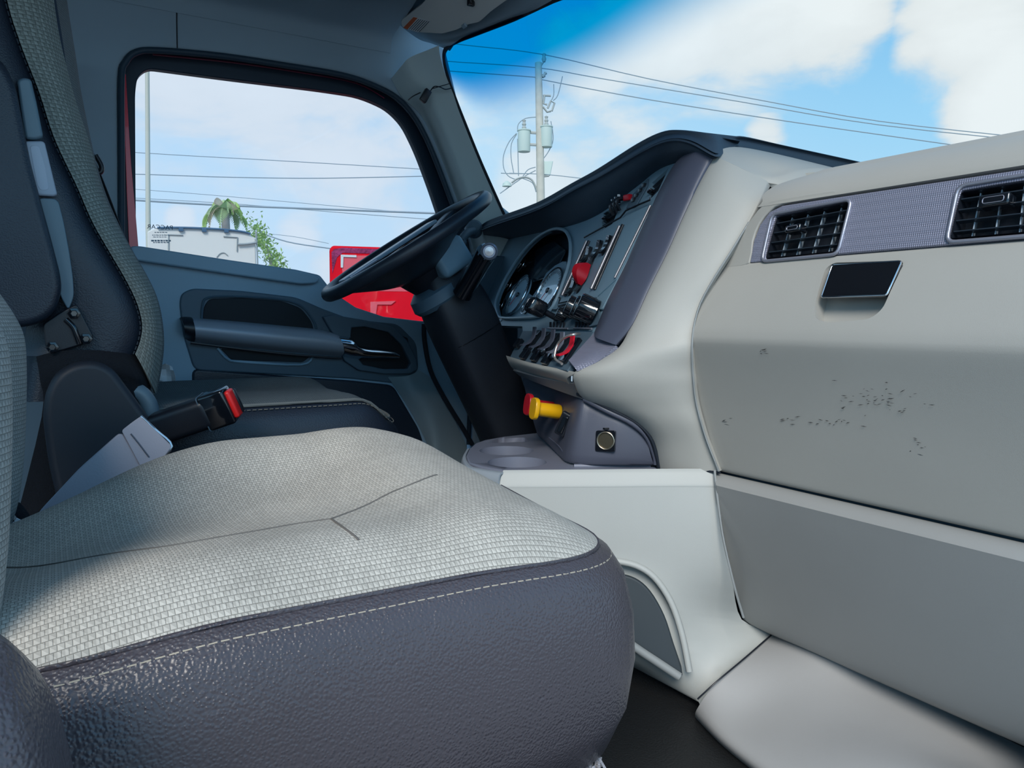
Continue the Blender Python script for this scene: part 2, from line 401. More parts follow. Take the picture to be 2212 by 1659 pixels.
# light grey front pillar
Lc = [(845, 170), (870, 212), (905, 243), (934, 296), (969, 383), (1000, 468), (1022, 535), (1035, 600)]
Rc = [(948, 98), (951, 122), (962, 160), (984, 215), (1012, 290), (1042, 365), (1085, 462), (1110, 540)]
pill = []
for (a, b), (c, d_) in zip(Lc, Rc):
    p = fY(a, b, DY-.004); q = fY(c, d_, DY-.11)
    m_ = (p+q)/2+V((-.03, -.03, 0)); pill.append([p, lerp(p, m_, .55)+V((-.004, -.012, 0)), m_, lerp(m_, q, .6), q])
pil = loft('trim_2', pill, mat('pillar_grey', (.54, .65, .67), .6, bump=GRAIN), n=4, nu=4, thick=.008); tag(pil, 'pale grey windshield pillar trim between door window and windshield', kind='structure')
# ceiling
ceil = slab('ceiling', [V((-1, .40, TOPZ+.06)), V((1.0, .40, TOPZ+.06)), V((1.22, .8, TOPZ+.06)), V((1.22, 1.8, TOPZ+.06)), V((1.0, DY+.05, TOPZ+.045)), V((-1, DY+.05, TOPZ+.045))], (0, 0, -1), .05, headl)
tag(ceil, 'dark grey headliner over the cab', kind='structure')
wr = slab('wall_rear', [V((-.95, .40, -.05)), V((-.95, DY, -.05)), V((-.95, DY, TOPZ+.08)), V((-.95, .40, TOPZ+.08))], (1, 0, 0), .05, headl, holes=[roundc([V((-.95, .60, ZC-.02)), V((-.95, 2.10, ZC-.02)), V((-.95, 2.10, ZC+.68)), V((-.95, .60, ZC+.68))], .08)])  # opening made for the added rear window
put('added_window', slab_bm([V((-.97, .58, ZC-.04)), V((-.97, 2.12, ZC-.04)), V((-.97, 2.12, ZC+.70)), V((-.97, .58, ZC+.70))], (1, 0, 0), .004), glassmat('added_rear_glass', (.8, .82, .82)))  # unseen rear window, added to bring more sky light in from behind
tag(bpy.data.objects['added_window'], 'unseen rear cab window added behind the seats to let in light', kind='structure')
tag(wr, 'dark rear wall behind the seats', kind='structure')
fwall = slab('wall_front', [V((1.62, .40, -.05)), V((1.62, DY, -.05)), V((1.62, DY, ZC+.16)), V((1.62, .40, ZC+.16))], (-1, 0, 0), .05, slated)
tag(fwall, 'dark firewall below the dashboard in the driver footwell', kind='structure')
wk = slab('wall_right', [V((1.0, .42, -.05)), V((1.62, .42, -.05)), V((1.62, .42, ZC+.14)), V((1.14, .42, ZC+.2)), V((1.06, .42, ZC+.1)), V((1.08, .42, .3))], (0, 1, 0), .03, headl)
tag(wk, 'cab side wall beside the passenger footwell', kind='structure')
# headliner cove: curved side moulding from wall to ceiling, and the overhead console
cove = loft('trim_3', [[V((x, DY-.003, TOPZ-.06)), V((x, DY-.02, TOPZ-.02)), V((x, DY-.09, TOPZ+.0)), V((x, DY-.20, TOPZ+.03))] for x in (-.98, -.3, .3, .7, .93)], headl, n=3, nu=5, thick=.01)
tag(cove, 'curved grey moulding where cab wall meets ceiling', kind='structure')
# windshield
wl = [fY(956, 118, DY-.10), fY(984, 214, DY-.105), fY(1035, 342, DY-.11), fY(1092, 470, DY-.115)]
tl = fX(1000, 82, 1.065); tm = fX(1195, -2, 1.17)
tops = [wl[0], fX(1000, 82, 1.075), tm, V((1.235, 1.35, TOPZ+.045)), V((1.20, .75, TOPZ+.04)), V((1.10, .40, TOPZ+.0))]
bots = [V((1.40, DY-.02, ZC+.10)), V((1.53, DY-.15, ZC+.12)), V((1.62, 1.75, ZC+.15)), V((1.66, 1.3, ZC+.16)), V((1.62, .75, ZC+.15)), V((1.50, .40, ZC+.1))]
lft = cr(wl, 1)
rows = []
for k in range(7):
    t = k/6; row = [lerp(a, b, t) for a, b in zip(tops, bots)]
    rows.append(row)
rows[0][0] = wl[0]; rows[1][0] = fY(970, 165, DY-.105); rows[2][0] = fY(990, 225, DY-.108); rows[3][0] = fY(1018, 300, DY-.11); rows[4][0] = fY(1050, 372, DY-.112); rows[5][0] = fY(1082, 446, DY-.114); rows[6][0] = fY(1118, 525, DY-.115)
wind = thing('window_1', 'large windshield with a blue shade band along its top edge', None, (1.3, 1.3, ZC+.2), kind='structure')
bm = loft_bm(rows, 6, 6)
put('windshield_glass', bm, glass_wind, wind, 80)
gk = [fY(1100, 490, DY-.115), fY(1088, 461, DY-.115), fY(1040, 353, DY-.112), fY(1003, 262, DY-.11), fY(982, 208, DY-.107), fY(967, 165, DY-.105), fY(959, 130, DY-.10), fY(963, 106, DY-.10), fX(985, 88, 1.075), fX(1030, 70, 1.10), fX(1110, 38, 1.14), fX(1195, 0, 1.168), fX(1300, -45, 1.20)]
tube('gasket', gk+[V((1.235, 1.35, TOPZ+.03)), V((1.20, .75, TOPZ+.03)), V((1.10, .42, TOPZ))], [.0045]*7+[.007, .009, .009, .010, .008, .008, .008, .008, .008], rubber, wind, seg=8, sm=4)
# header moulding between ceiling and windshield
hd = [[fY(870, 60, DY-.02), fY(905, 85, DY-.05), fY(935, 95, DY-.08), fY(972, 110, DY-.10)],
      [fX(860, 40, .93), fX(920, 72, 1.0), fX(965, 84, 1.04), fX(1000, 80, 1.07)],
      [fX(900, 0, 1.0), fX(1000, 30, 1.06), fX(1050, 52, 1.09), fX(1090, 44, 1.128)],
      [fX(960, -60, 1.02), fX(1080, -25, 1.08), fX(1140, -5, 1.12), fX(1197, -2, 1.163)],
      [V((1.0, 1.35, TOPZ+.055)), V((1.08, 1.35, TOPZ+.05)), V((1.15, 1.35, TOPZ+.05)), V((1.235, 1.35, TOPZ+.04))],
      [V((.9, .42, TOPZ+.055)), V((.96, .42, TOPZ+.045)), V((1.02, .42, TOPZ+.03)), V((1.10, .40, TOPZ+.01))]]
hdr = loft('trim_4', hd, headl, n=4, nu=4, thick=.008); tag(hdr, 'grey header moulding along the top of the windshield', kind='structure')
# ------------------------------------------------------------------ driver door
door = thing('door_1', 'driver door in slate plastic with window, long silver grab bar and chrome handle', None, (.7, DY, .05), kind='structure')
sealp = [(262, 545), (262, 330), (262, 168), (271, 135), (294, 113), (342, 109), (480, 121), (620, 142), (738, 162), (806, 184), (857, 211), (893, 250), (923, 304), (957, 388), (987, 470), (1010, 541), (1020, 700), (1012, 960)]
tube('door_seal', D(sealp, DY+.0), .0085, mat('seal_rubber', (.012, .035, .06), .6), door, seg=8, sm=4)
GY = DY+.055
glassout = [(293, 400), (292, 200), (297, 165), (320, 147), (500, 171), (690, 194), (780, 208), (838, 234), (872, 268), (900, 325), (930, 405), (960, 495), (985, 570), (1000, 640), (1002, 700), (905, 697), (830, 690), (770, 668), (722, 632), (690, 600), (640, 588), (480, 566), (287, 536), (294, 480)]
frout = [(258, 545), (252, 165), (262, 122), (290, 100), (342, 96), (480, 109), (620, 129), (742, 149), (816, 171), (872, 202), (910, 240), (940, 296), (975, 382), (1003, 462), (1030, 540), (1032, 720), (700, 700), (258, 600)]
slab('window_frame', D(frout, GY), (0, -1, 0), .03, mat('frame_rubber', (.006, .022, .045), .55), door, holes=[roundc(D(glassout, GY), .06, 4)], bev=.004)
slab('painted_edge', [fY(a, b, GY-.006) for a, b in [(268, 160), (272, 160), (277, 250), (283, 350), (292, 450), (299, 534), (279, 534), (274, 420), (270, 300)]], (0, -1, 0), .004, redpaint, door, bev=.001)
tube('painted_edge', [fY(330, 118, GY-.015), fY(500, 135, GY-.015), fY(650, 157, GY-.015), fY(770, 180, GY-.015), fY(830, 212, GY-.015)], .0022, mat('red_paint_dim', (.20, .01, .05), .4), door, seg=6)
slab('window_glass', D([(280, 560), (280, 150), (320, 135), (500, 155), (700, 180), (800, 200), (860, 235), (905, 300), (950, 420), (1010, 600), (1012, 715), (700, 700)], GY+.012), (0, -1, 0), .004, glass_side, door)
# lower body of the door
body = [(262, 540), (290, 531), (480, 559), (640, 582), (692, 594), (722, 632), (770, 664), (830, 684), (905, 693), (985, 699), (1016, 700), (1010, 985), (262, 1100)]
slab('door_panel', D(body, DY-.005), (0, -1, 0), .06, slate, door, bev=.008)
slab('window_ledge', D([(280, 532), (300, 531), (480, 559), (640, 583), (676, 591), (692, 602), (684, 612), (650, 614), (480, 590), (290, 562)], DY-.03), (0, -1, 0), .03, slate, door, bev=.009, rnd=.01)
slab('inset_panel', D([(388, 655), (392, 634), (415, 623), (520, 628), (640, 642), (700, 668), (760, 690), (860, 700), (900, 740), (905, 800), (870, 830), (760, 818), (420, 800), (395, 720)], DY-.012), (0, -1, 0), .01, slated, door, bev=.005, rnd=.02)
pk = put('map_pocket', slab_bm(roundc(D([(438, 690), (440, 662), (452, 645), (520, 643), (610, 650), (650, 665), (674, 695), (680, 720), (560, 712), (440, 700)], DY-.0135), .015), (0, -1, 0), .006, bev=.003), mat('pocket_dark', (.004, .008, .014), .7), door, 32)
tube('pocket_rim', D([(436, 700), (437, 664), (450, 643), (520, 641), (612, 648), (654, 664), (678, 695), (684, 715)], DY-.014), .0035, slated, door, seg=6)
slab('lower_pocket', D([(475, 752), (600, 760), (672, 768), (655, 783), (500, 778)], DY-.0135), (0, -1, 0), .005, MATS['pocket_dark'], door, bev=.002, rnd=.01)
tube('pocket_rim', D([(470, 752), (492, 776), (520, 781), (650, 788), (676, 770)], DY-.014), .004, slate, door, seg=6)
slab('leather_insert', D([(415, 796), (470, 800), (620, 812), (760, 822), (850, 832), (905, 925), (925, 985), (880, 1010), (420, 1000)], DY-.012), (0, -1, 0), .015, leatherf, door, bev=.008, rnd=.02)
stitches('insert_stitch', D([(768, 826), (775, 840), (786, 858)], DY-.0135), .0014, mat('slate_thread', (.05, .07, .09), .9), door)
# grab bar: half-round bar standing off the panel
def bar(rows_px, y0, bulge, m, name, parent, thick=.006, closed=False):
    rows = []
    for (ax, ay), (bx, by) in rows_px:
        a = fY(ax, ay, y0+.01); b = fY(bx, by, y0+.01)
        rows.append([a, lerp(a, b, .12)+V((0, -bulge*.75, 0)), lerp(a, b, .4)+V((0, -bulge*1.1, 0)), lerp(a, b, .75)+V((0, -bulge*.9, 0)), b])
    return loft(name, rows, m, parent, n=3, nu=4, thick=thick)
bar([((412, 686), (419, 738)), ((480, 691), (484, 747)), ((600, 702), (608, 760)), ((690, 711), (700, 768)), ((724, 720), (738, 771))], DY-.02, .045, mat('satin_grey_bar', (.36, .40, .47), .36, .15, bump=GRAIN), 'grab_bar', door)
bar([((388, 686), (398, 730)), ((399, 684), (408, 737)), ((413, 685), (420, 739))], DY-.02, .043, blk, 'bar_end_cap', door)
tube('bar_shadow_trim', D([(412, 740), (600, 763), (738, 774)], DY-.03), .004, blk, door, seg=6)
# handle well and chrome pull
slab('handle_bezel', D([(698, 684), (720, 680), (790, 692), (850, 706), (880, 735), (900, 775), (903, 798), (885, 808), (830, 808), (775, 800), (745, 780), (730, 740)], DY-.03), (0, -1, 0), .02, slated, door, holes=[D([(760, 708), (790, 706), (840, 718), (868, 745), (888, 785), (880, 797), (830, 797), (785, 788), (756, 750)], DY-.03)], bev=.004)
slab('handle_well', D([(750, 700), (800, 698), (880, 730), (895, 800), (780, 800)], DY-.014), (0, -1, 0), .003, MATS['pocket_dark'], door)
hn = [[(727, 724), (742, 770)], [(742, 726), (752, 773)], [(757, 729), (766, 775)], [(768, 742), (776, 776)], [(785, 748), (795, 777)], [(815, 751), (820, 777)], [(845, 756), (846, 777)], [(855, 763), (855, 776)]]
bar(hn, DY-.04, .03, chrome, 'door_handle', door, thick=.004)
# grey front corner of the opening running down to the floor
sl_ = [[(838, 815), (880, 812), (905, 800)], [(870, 860), (900, 850), (935, 820)], [(905, 920), (930, 890), (962, 860)], [(925, 970), (945, 960), (990, 925)], [(905, 985), (940, 1000), (1010, 975)], [(900, 1020), (940, 1040), (1010, 1040)]]
loft('sill_cover', [[fY(*r[0], DY-.015), fY(*r[1], DY-.045), fY(*r[2], DY-.02)] for r in sl_], mat('sill_grey', (.25, .33, .37), .55, bump=GRAIN), door, n=5, nu=6, thick=.006)
slab('step_cover', D([(903, 990), (925, 980), (960, 985), (1000, 1040), (900, 1060)], DY-.07), (0, -1, 0), .02, slated, door, bev=.004, rnd=.01)
tube('door_seal', D([(916, 700), (917, 735), (930, 800), (960, 860), (1000, 925), (1020, 960)], DY-.05), .008, rubber, door, seg=8)
# sticker lettering printed mirror-wise on the door glass
def words(txt, px, py, y, size, m, name, parent, mirror=True):
    cu = bpy.data.curves.new('t', 'FONT'); cu.body = txt; cu.size = size; cu.extrude = .0002; cu.resolution_u = 3; cu.align_x = 'CENTER'; cu.align_y = 'CENTER'
    o = bpy.data.objects.new('t', cu); COL.objects.link(o); bpy.context.view_layer.update()
    me = bpy.data.meshes.new_from_object(o.evaluated_get(bpy.context.evaluated_depsgraph_get()))
    bpy.data.objects.remove(o); bpy.data.curves.remove(cu)
    bm = bmesh.new(); bm.from_mesh(me); bpy.data.meshes.remove(me); c = fY(px, py, y)
    for v in bm.verts: v.co = c + V((-v.co.x if mirror else v.co.x, v.co.z, v.co.y))
    return put(name, bm, m, parent, 30)
ink = mat('dark_ink', (.03, .08, .13), .6)
words('PACCAR', 346, 491, GY+.010, .017, ink, 'lettering', door)
ink2 = mat('grey_ink', (.32, .40, .48), .6)
bm = bmesh.new(); random.seed(3)
for yy, w, h in ((502, 24, 1.6), (508, 34, 1.6), (512, 30, 1.4), (520, 38, 3.4), (524, 30, 2.0)):
    x = 346-w/2
    while x < 346+w/2:
        l = random.uniform(2.5, 6); c = fY(x+l/2, yy, GY+.0105); bm2 = box_bm(c, (l/F*2.1, .0006, h/F*2.1), bm=bm); x += l+1.6
put('lettering', bm, ink2, door, 30)
# ------------------------------------------------------------------ dashboard
dash = thing('dashboard', 'truck dashboard in light grey and charcoal curving from driver gauges to passenger glove box', 'dashboard', (1.1, 1.1, .3))
def yseam(X, z, px):
    """Y on the line (X, *, z) whose image column is px"""
    lo, hi = .3, 2.2
    for _ in range(40):
        m = (lo+hi)/2
        if proj(V((X, m, z)))[0] > px: lo = m
        else: hi = m
    return (lo+hi)/2
def seam_px(y):
    tab = [(300, 1900), (355, 1870), (372, 1780), (395, 1712), (430, 1668), (475, 1630), (540, 1580), (595, 1545), (650, 1515), (700, 1500), (745, 1496), (800, 1496), (840, 1500), (900, 1510), (945, 1522), (985, 1538), (1022, 1555)]
    for (a, b), (c, d) in zip(tab, tab[1:]):
        if y <= c: return lerp(b, d, max(0, (y-a)/(c-a)))
    return tab[-1][1]
YR = .435
def prow(y, X, dz=0, seam=None, nx=5, extra=0):
    """one line of the passenger-side dash; y = its height where it leaves the photo at the right"""
    z = fX(2212, y, X).z+dz
    px = seam
    if px is None:
        px = 1600
        for _ in range(12):
            yy = proj(V((X, yseam(X, z, px), z)))[1]; px = lerp(px, seam_px(yy), .7)
    Y1 = yseam(X, z, px)
    return [V((X, lerp(YR, Y1, t), z)) for t in [k/(nx-1) for k in range(nx)]]
# soft pad above the vents
top = [[V((1.60, lerp(YR, 1.06, k/4), ZC+.16)) for k in range(5)], [V((1.35, lerp(YR, 1.05, k/4), ZC+.205)) for k in range(5)],
       prow(309, 1.19, 0, 1815), prow(311, 1.14, 0, 1735), prow(322, 1.105, 0, 1680), prow(340, 1.083, 0, 1655), prow(357, 1.072, 0, 1655), prow(367, 1.069, 0, 1645)]
for r in top[2:]: pass
loft('passenger_dash_pad', top, grey, dash, n=4, nu=3, thick=.012)
# silver strip with two vents in it
sa, sb = fX(2212, 372, 1.056), fX(2212, 515, 1.036)
SP = PL3(sa, sb, sa+V((0, .5, 0)))
strip_o = SP.many([(1620, 567), (1628, 520), (1642, 485), (1662, 458), (1690, 444), (1800, 427), (2000, 397), (2290, 353), (2290, 507), (2000, 533), (1800, 550)])
va = SP.many([(1676, 466), (1836, 434), (1829, 470), (1813, 520), (1806, 545), (1655, 560), (1653, 550), (1662, 505)])
vb = SP.many([(2076, 412), (2285, 378), (2285, 498), (2052, 518), (2050, 508), (2062, 455)])
slab('vent_strip', strip_o, SP.n, .012, silver, dash, holes=[va, vb], bev=.0018)
slab('strip_end_fill', cr(SP.many([(1528, 592), (1560, 560), (1590, 520), (1622, 472), (1650, 440), (1690, 428), (1800, 410), (1800, 420), (1693, 440), (1664, 454), (1640, 483), (1626, 520), (1618, 569), (1580, 578)], .0), 2, True), SP.n, .012, grey, dash, bev=.003)
slab('strip_gap', SP.many([(1622, 570), (1630, 515), (1640, 485), (1662, 455), (1690, 438), (1800, 418), (2000, 388), (2300, 341), (2300, 515), (2000, 541), (1800, 558)], -.010), SP.n, .006, blk, dash, holes=[[p-SP.n*.010 for p in va], [p-SP.n*.010 for p in vb]])
def vent(name, o, P, q, nh, nv, parent, tab=None, depth=.028, framem=None, fr=None, sk=0):
    """louvred air vent; q = TL, TR, BR, BL corners on plane P. Slats, vanes and the tab are its own pieces"""
    n = P.n
    body = put(name, slab_bm([p-n*depth for p in q], n, .004), blk, parent, 30)
    W = put('housing', loft_bm([[p-n*.001 for p in q], [p-n*depth for p in q]], 1, 1, closed=False), blk, body)
    bpy.data.objects.remove(W)
    bm = bmesh.new(); outer = [p-n*.0005 for p in q]; inner = [p-n*depth for p in q]
    A = [bm.verts.new(p) for p in outer]; B = [bm.verts.new(p) for p in inner]
    for i in range(4): bm.faces.new((A[i], A[(i+1) % 4], B[(i+1) % 4], B[i]))
    put('housing', bm, blk, body, 30)
    TL, TR, BR, BL = q
    for k in range(nh):
        t = (k+.6)/(nh+.2); a = lerp(TL, BL, t); b = lerp(TR, BR, t); d = (b-a).normalized(); u = n.cross(d)
        o_ = n*-.007
        bm = bmesh.new(); box_bm((a+b)/2+o_, ((b-a).length*.985, .010, .0018), (d, (n*.99+u*.10).normalized(), d.cross((n*.99+u*.10).normalized())), .0004, 1, bm)
        put('slat', bm, blkg if sk else mat('vent_slat', (.022, .032, .045), .3), body, 30)
    for k in range(nv):
        t = (k+.7)/(nv+.4); a = lerp(TL, TR, t); b = lerp(BL, BR, t); d = (b-a).normalized(); u = n.cross(d)
        bm = bmesh.new(); dd = (n*.95+u*.3).normalized(); box_bm((a+b)/2-n*.016, ((b-a).length*.98, .012, .0016), (d, dd, d.cross(dd)), 0, 1, bm)
        put('vane', bm, mat('vent_vane', (.30, .36, .42), .3), body, 30)
    if tab:
        c = lerp(lerp(TL, TR, tab[0]), lerp(BL, BR, tab[0]), tab[1]); d = (TR-TL).normalized(); u = n.cross(d)
        bm = box_bm(c+n*.001, (tab[2], .020, tab[2]*.42), (d, n, u), .003, 3)
        t_ = put('tab', bm, blkg, body, 40)
        bm = bmesh.new()
        lp = [c+n*.0115+d*(tab[2]*.34*sx)+u*(tab[2]*.10*sy) for sx, sy in ((-1, -1), (1, -1), (1, 1), (-1, 1))]
        tube_bm(roundc(lp, .003, 3), .0006, 5, bm, True, 1); put('tab_outline', bm, silverp, t_ if False else body, 60)
    if fr:
        bm = tube_bm(roundc(fr, .012, 4), .0030, 8, None, True, 1); put('vent_frame', bm, silverp, body, 60)
    return body
fa = SP.many([(1668, 463), (1840, 430), (1810, 549), (1645, 565)], .001); fb = SP.many([(2070, 402), (2290, 366), (2290, 504), (2044, 524)], .001)
v1 = vent('air_vent', None, SP, SP.many([(1678, 470), (1834, 438), (1804, 542), (1654, 557)]), 4, 4, dash, (.36, .40, .030), fr=fa)
v2 = vent('air_vent', None, SP, SP.many([(2076, 416), (2288, 382), (2286, 494), (2053, 514)]), 4, 4, dash, (.42, .33, .038), fr=fb)
v1['label'] = 'left passenger air vent with centre tab'; v2['label'] = 'right passenger air vent cut off by the frame'
# glove box door: bulges out to a crease, then tucks under
gr = [prow(519, 1.052), prow(521, 1.038), prow(540, 1.030), prow(600, 1.006), prow(670, .984), prow(715, .9715), prow(740, .9670), prow(757, .9660), prow(780, .9690), prow(860, .985), prow(960, 1.003), prow(1060, 1.018), prow(1140, 1.030), prow(1163, 1.036), prow(1166, 1.05)]
glove = loft('glove_box_door', gr, mat('glove_grey', (.37, .365, .34), .55, bump=GRAIN, vary=.03), dash, n=3, nu=4, thick=.04)
GP = PL3(fX(2212, 560, 1.021), fX(2212, 700, .976), fX(2212, 560, 1.021)+V((0, .5, 0)))
c1 = GP.many([(1783, 578), (1800, 566), (1953, 561), (1943, 590), (1908, 668), (1880, 690), (1790, 697), (1762, 690), (1760, 665)], .0)
c1 = [p+GP.n*.03 for p in c1]
bmc = slab_bm(roundc(c1, .012), GP.n, .030+.024, bev=0)
cut(glove, bmc)
lt = slab('latch_pull', roundc(GP.many([(1798, 573), (1947, 565), (1914, 636), (1775, 640)], .006), .004, 3), GP.n, .008, dchrome, glove, bev=.003)
lt['label'] = 'dark polished latch pull'
tube('latch_edge', roundc(GP.many([(1798, 572), (1948, 564), (1915, 638), (1774, 642)], .0045), .004, 3), .0016, chrome, glove, seg=6, closed=True, sm=1)
# scuff marks on the glove box
bm = bmesh.new(); random.seed(11)
GQ = PL3(fX(2212, 800, .9725), fX(2212, 1000, 1.0095), fX(2212, 800, .9725)+V((0, .5, 0)))
def scuff(cx, cy, w, h, n, P, bm, off=.0012):
    for _ in range(n):
        x = cx+random.gauss(0, w*.4); y = cy+random.gauss(0, h*.4); l = random.uniform(3, 15); a = random.uniform(-.5, .3)
        p, q = P.at(x, y, off), P.at(x+l*math.cos(a), y+l*math.sin(a), off); d = q-p; s = P.n.cross(d).normalized()*random.uniform(.0003, .0008)
        vs = [bm.verts.new(v) for v in (p-s*.3, lerp(p, q, .5)-s, q, lerp(p, q, .5)+s)]; bm.faces.new(vs)
def onloft(l_, n=30):
    return l_
scuff(1885, 862, 110, 42, 42, GQ, bm); scuff(1790, 912, 60, 16, 12, GQ, bm); scuff(1700, 908, 30, 14, 6, GQ, bm); scuff(1975, 962, 30, 22, 8, GQ, bm); scuff(1565, 912, 14, 10, 4, GQ, bm); scuff(1940, 890, 30, 8, 5, GQ, bm)
GR_ = PL3(fX(2212, 752, .963), fX(2212, 770, .966), fX(2212, 752, .963)+V((0, .5, 0)))
scuff(1648, 758, 18, 6, 6, GQ, bm, .002)
sc_ = put('scuff_marks', bm, mat('scuff', (.06, .06, .06), .8), glove, 30); sc_['kind'] = 'stuff'
# recessed groove behind the seams
def gapline(pts, r, m=blk, parent=dash, name='panel_gap'): return tube(name, pts, r, m, parent, seg=6, sm=3)
# knee panel
def kseam(y):
    tab = [(1022, 1543), (1080, 1551), (1150, 1561), (1220, 1575), (1280, 1590), (1335, 1606)]
    for (a, b), (c, d) in zip(tab, tab[1:]):
        if y <= c: return lerp(b, d, max(0, (y-a)/(c-a)))
    return tab[-1][1]
def krow(y, X):
    z = fX(2212, y, X).z; px = 1570
    for _ in range(12): px = lerp(px, kseam(proj(V((X, yseam(X, z, px), z)))[1]), .7)
    return [V((X, lerp(YR, yseam(X, z, px), k/4), z)) for k in range(5)]
kr = [krow(1172, 1.05), krow(1175, 1.034), krow(1190, 1.018), krow(1212, 1.006), krow(1222, 1.006), krow(1300, 1.022), krow(1400, 1.046), krow(1500, 1.075), krow(1580, 1.105), krow(1606, 1.13), krow(1612, 1.20)]
loft('knee_panel', kr, mat('knee_grey', (.30, .305, .30), .55, bump=GRAIN, vary=.03), dash, n=3, nu=4, thick=.01)
# filler behind the joint
slab('joint_backing', [V((1.06, YR, fX(2212, 1130, 1.05).z)), V((1.06, 1.00, fX(2212, 1130, 1.05).z)), V((1.06, 1.00, fX(2212, 1250, 1.06).z)), V((1.06, YR, fX(2212, 1250, 1.06).z))], (-1, 0, 0), .01, slated, dash)
# centre side: large light grey flank between bezel and glove box
Lf = [(1542, 337, 1.076), (1512, 390, 1.05), (1478, 460, 1.02), (1440, 545, .985), (1400, 625, .952), (1365, 700, .923), (1339, 748, .905), (1300, 776, .882), (1244, 803, .852),
      (1243, 832, .858), (1262, 862, .880), (1310, 885, .915), (1368, 912, .952), (1404, 955, .985), (1420, 1012, 1.0)]
def sx(px, X_, y):   # a point of the seam at image column px
    return fX(px, y, X_)
Rf = [(1660, 395, 1.13), (1640, 438, 1.085), (1618, 480, 1.060), (1578, 545, 1.026), (1543, 600, 1.004), (1513, 655, .987), (1499, 705, .974), (1495, 748, .964), (1496, 795, .972),
      (1498, 820, .976), (1500, 845, .981), (1505, 875, .988), (1514, 910, .995), (1528, 955, 1.006), (1553, 1018, 1.022)]
rows = []
for (a, b, x1), (c, d, x2) in zip(Lf, Rf):
    p = fX(a, b, x1); q = fX(c, d, x2+.002); m_ = lerp(p, q, .5); w = (q-p).length
    rows.append([p+V((.02, .015, 0)), p, lerp(p, q, .3)+V((-.09*w, -.07*w, 0)), lerp(p, q, .7)+V((-.05*w, -.06*w, 0)), lerp(p, q, .92)+V((-.0, -.004, 0)), q, q+V((.012, .004, 0))])
bm = loft_bm(rows, 4, 3, thick=.006)
# crown of the flank under the dash pad
up0 = [[rows[0][1], rows[0][2], rows[0][3], rows[0][5], rows[0][5]+V((.05, -.05, -.01))],
       [fX(1560, 322, 1.10), fX(1615, 348, 1.125), fX(1665, 375, 1.15), fX(1700, 388, 1.16), V((1.2, .93, ZC+.20))],
       [fX(1600, 318, 1.16), fX(1660, 340, 1.18), fX(1710, 362, 1.20), fX(1740, 378, 1.21), V((1.25, .93, ZC+.20))],
       [fX(1680, 333, 1.27), fX(1735, 350, 1.29), fX(1775, 364, 1.30), fX(1800, 372, 1.31), V((1.35, .93, ZC+.20))],
       [fX(1800, 362, 1.40), fX(1840, 372, 1.42), fX(1870, 380, 1.44), fX(1890, 388, 1.45), V((1.5, .93, ZC+.19))]]
bm = loft_bm(up0, 4, 4, thick=.006, bm=bm) if False else bm
put('centre_flank', bm, mat('flank_grey', (.40, .40, .375), .55, bump=GRAIN, vary=.03), dash, 60)
loft('flank_crown', up0, MATS['flank_grey'], dash, n=4, nu=4, thick=.006)
slab('crown_backing', [fX(1610, 385, 1.17), fX(1760, 372, 1.22), fX(1760, 440, 1.20), fX(1620, 440, 1.15)], (-1, -.6, 0), .01, grey, dash)
# charcoal bezel column round the driver panel
Bi = [(1500, 322, 1.085), (1462, 348, 1.075), (1430, 400, 1.06), (1392, 480, 1.03), (1352, 570, .99), (1312, 650, .955), (1284, 717, .93)]
Bo = [(1543, 338, 1.076), (1513, 390, 1.05), (1479, 460, 1.02), (1441, 545, .985), (1401, 625, .952), (1366, 700, .923), (1331, 745, .905)]
br = []
for (a, b, x1), (c, d, x2) in zip(Bi, Bo):
    p = fX(a, b, x1+.010); q = fX(c, d, x2-.002)
    m_ = lerp(p, q, .5)+V((-.022, -.006, .0)); br.append([p+V((.03, .03, 0)), p, lerp(p, m_, .6)+V((-.004, 0, 0)), m_, lerp(m_, q, .6)+V((-.004, -.004, 0)), q, q+V((.015, .01, 0))])
loft('bezel_column', br, char2, dash, n=5, nu=4, thick=.006)
# plane of the driver panel
PD = PL3(fX(1330, 745, .915), fX(1530, 330, 1.09), fY(1075, 685, 1.92))
clus = [(1082, 686), (1074, 672), (1072, 650), (1085, 615), (1108, 575), (1135, 538), (1162, 512), (1188, 497), (1208, 494), (1224, 502), (1232, 525), (1230, 565), (1218, 605), (1205, 640), (1190, 668), (1165, 683), (1120, 687)]
po = [(985, 700), (1000, 560), (1030, 545), (1056, 515), (1160, 490), (1260, 462), (1335, 420), (1400, 370), (1450, 335), (1520, 325), (1462, 352), (1392, 482), (1352, 572), (1295, 695), (1290, 722), (1130, 722), (1128, 705)]
cl3 = cr(PD.many(clus), 2, True)
slab('instrument_panel', PD.many(po), PD.n, .012, panelm, dash, holes=[cl3, PD.many([(1303, 461), (1342, 439), (1323, 483), (1296, 504)]), PD.many([(1408, 395), (1445, 362), (1422, 412), (1402, 433)])])
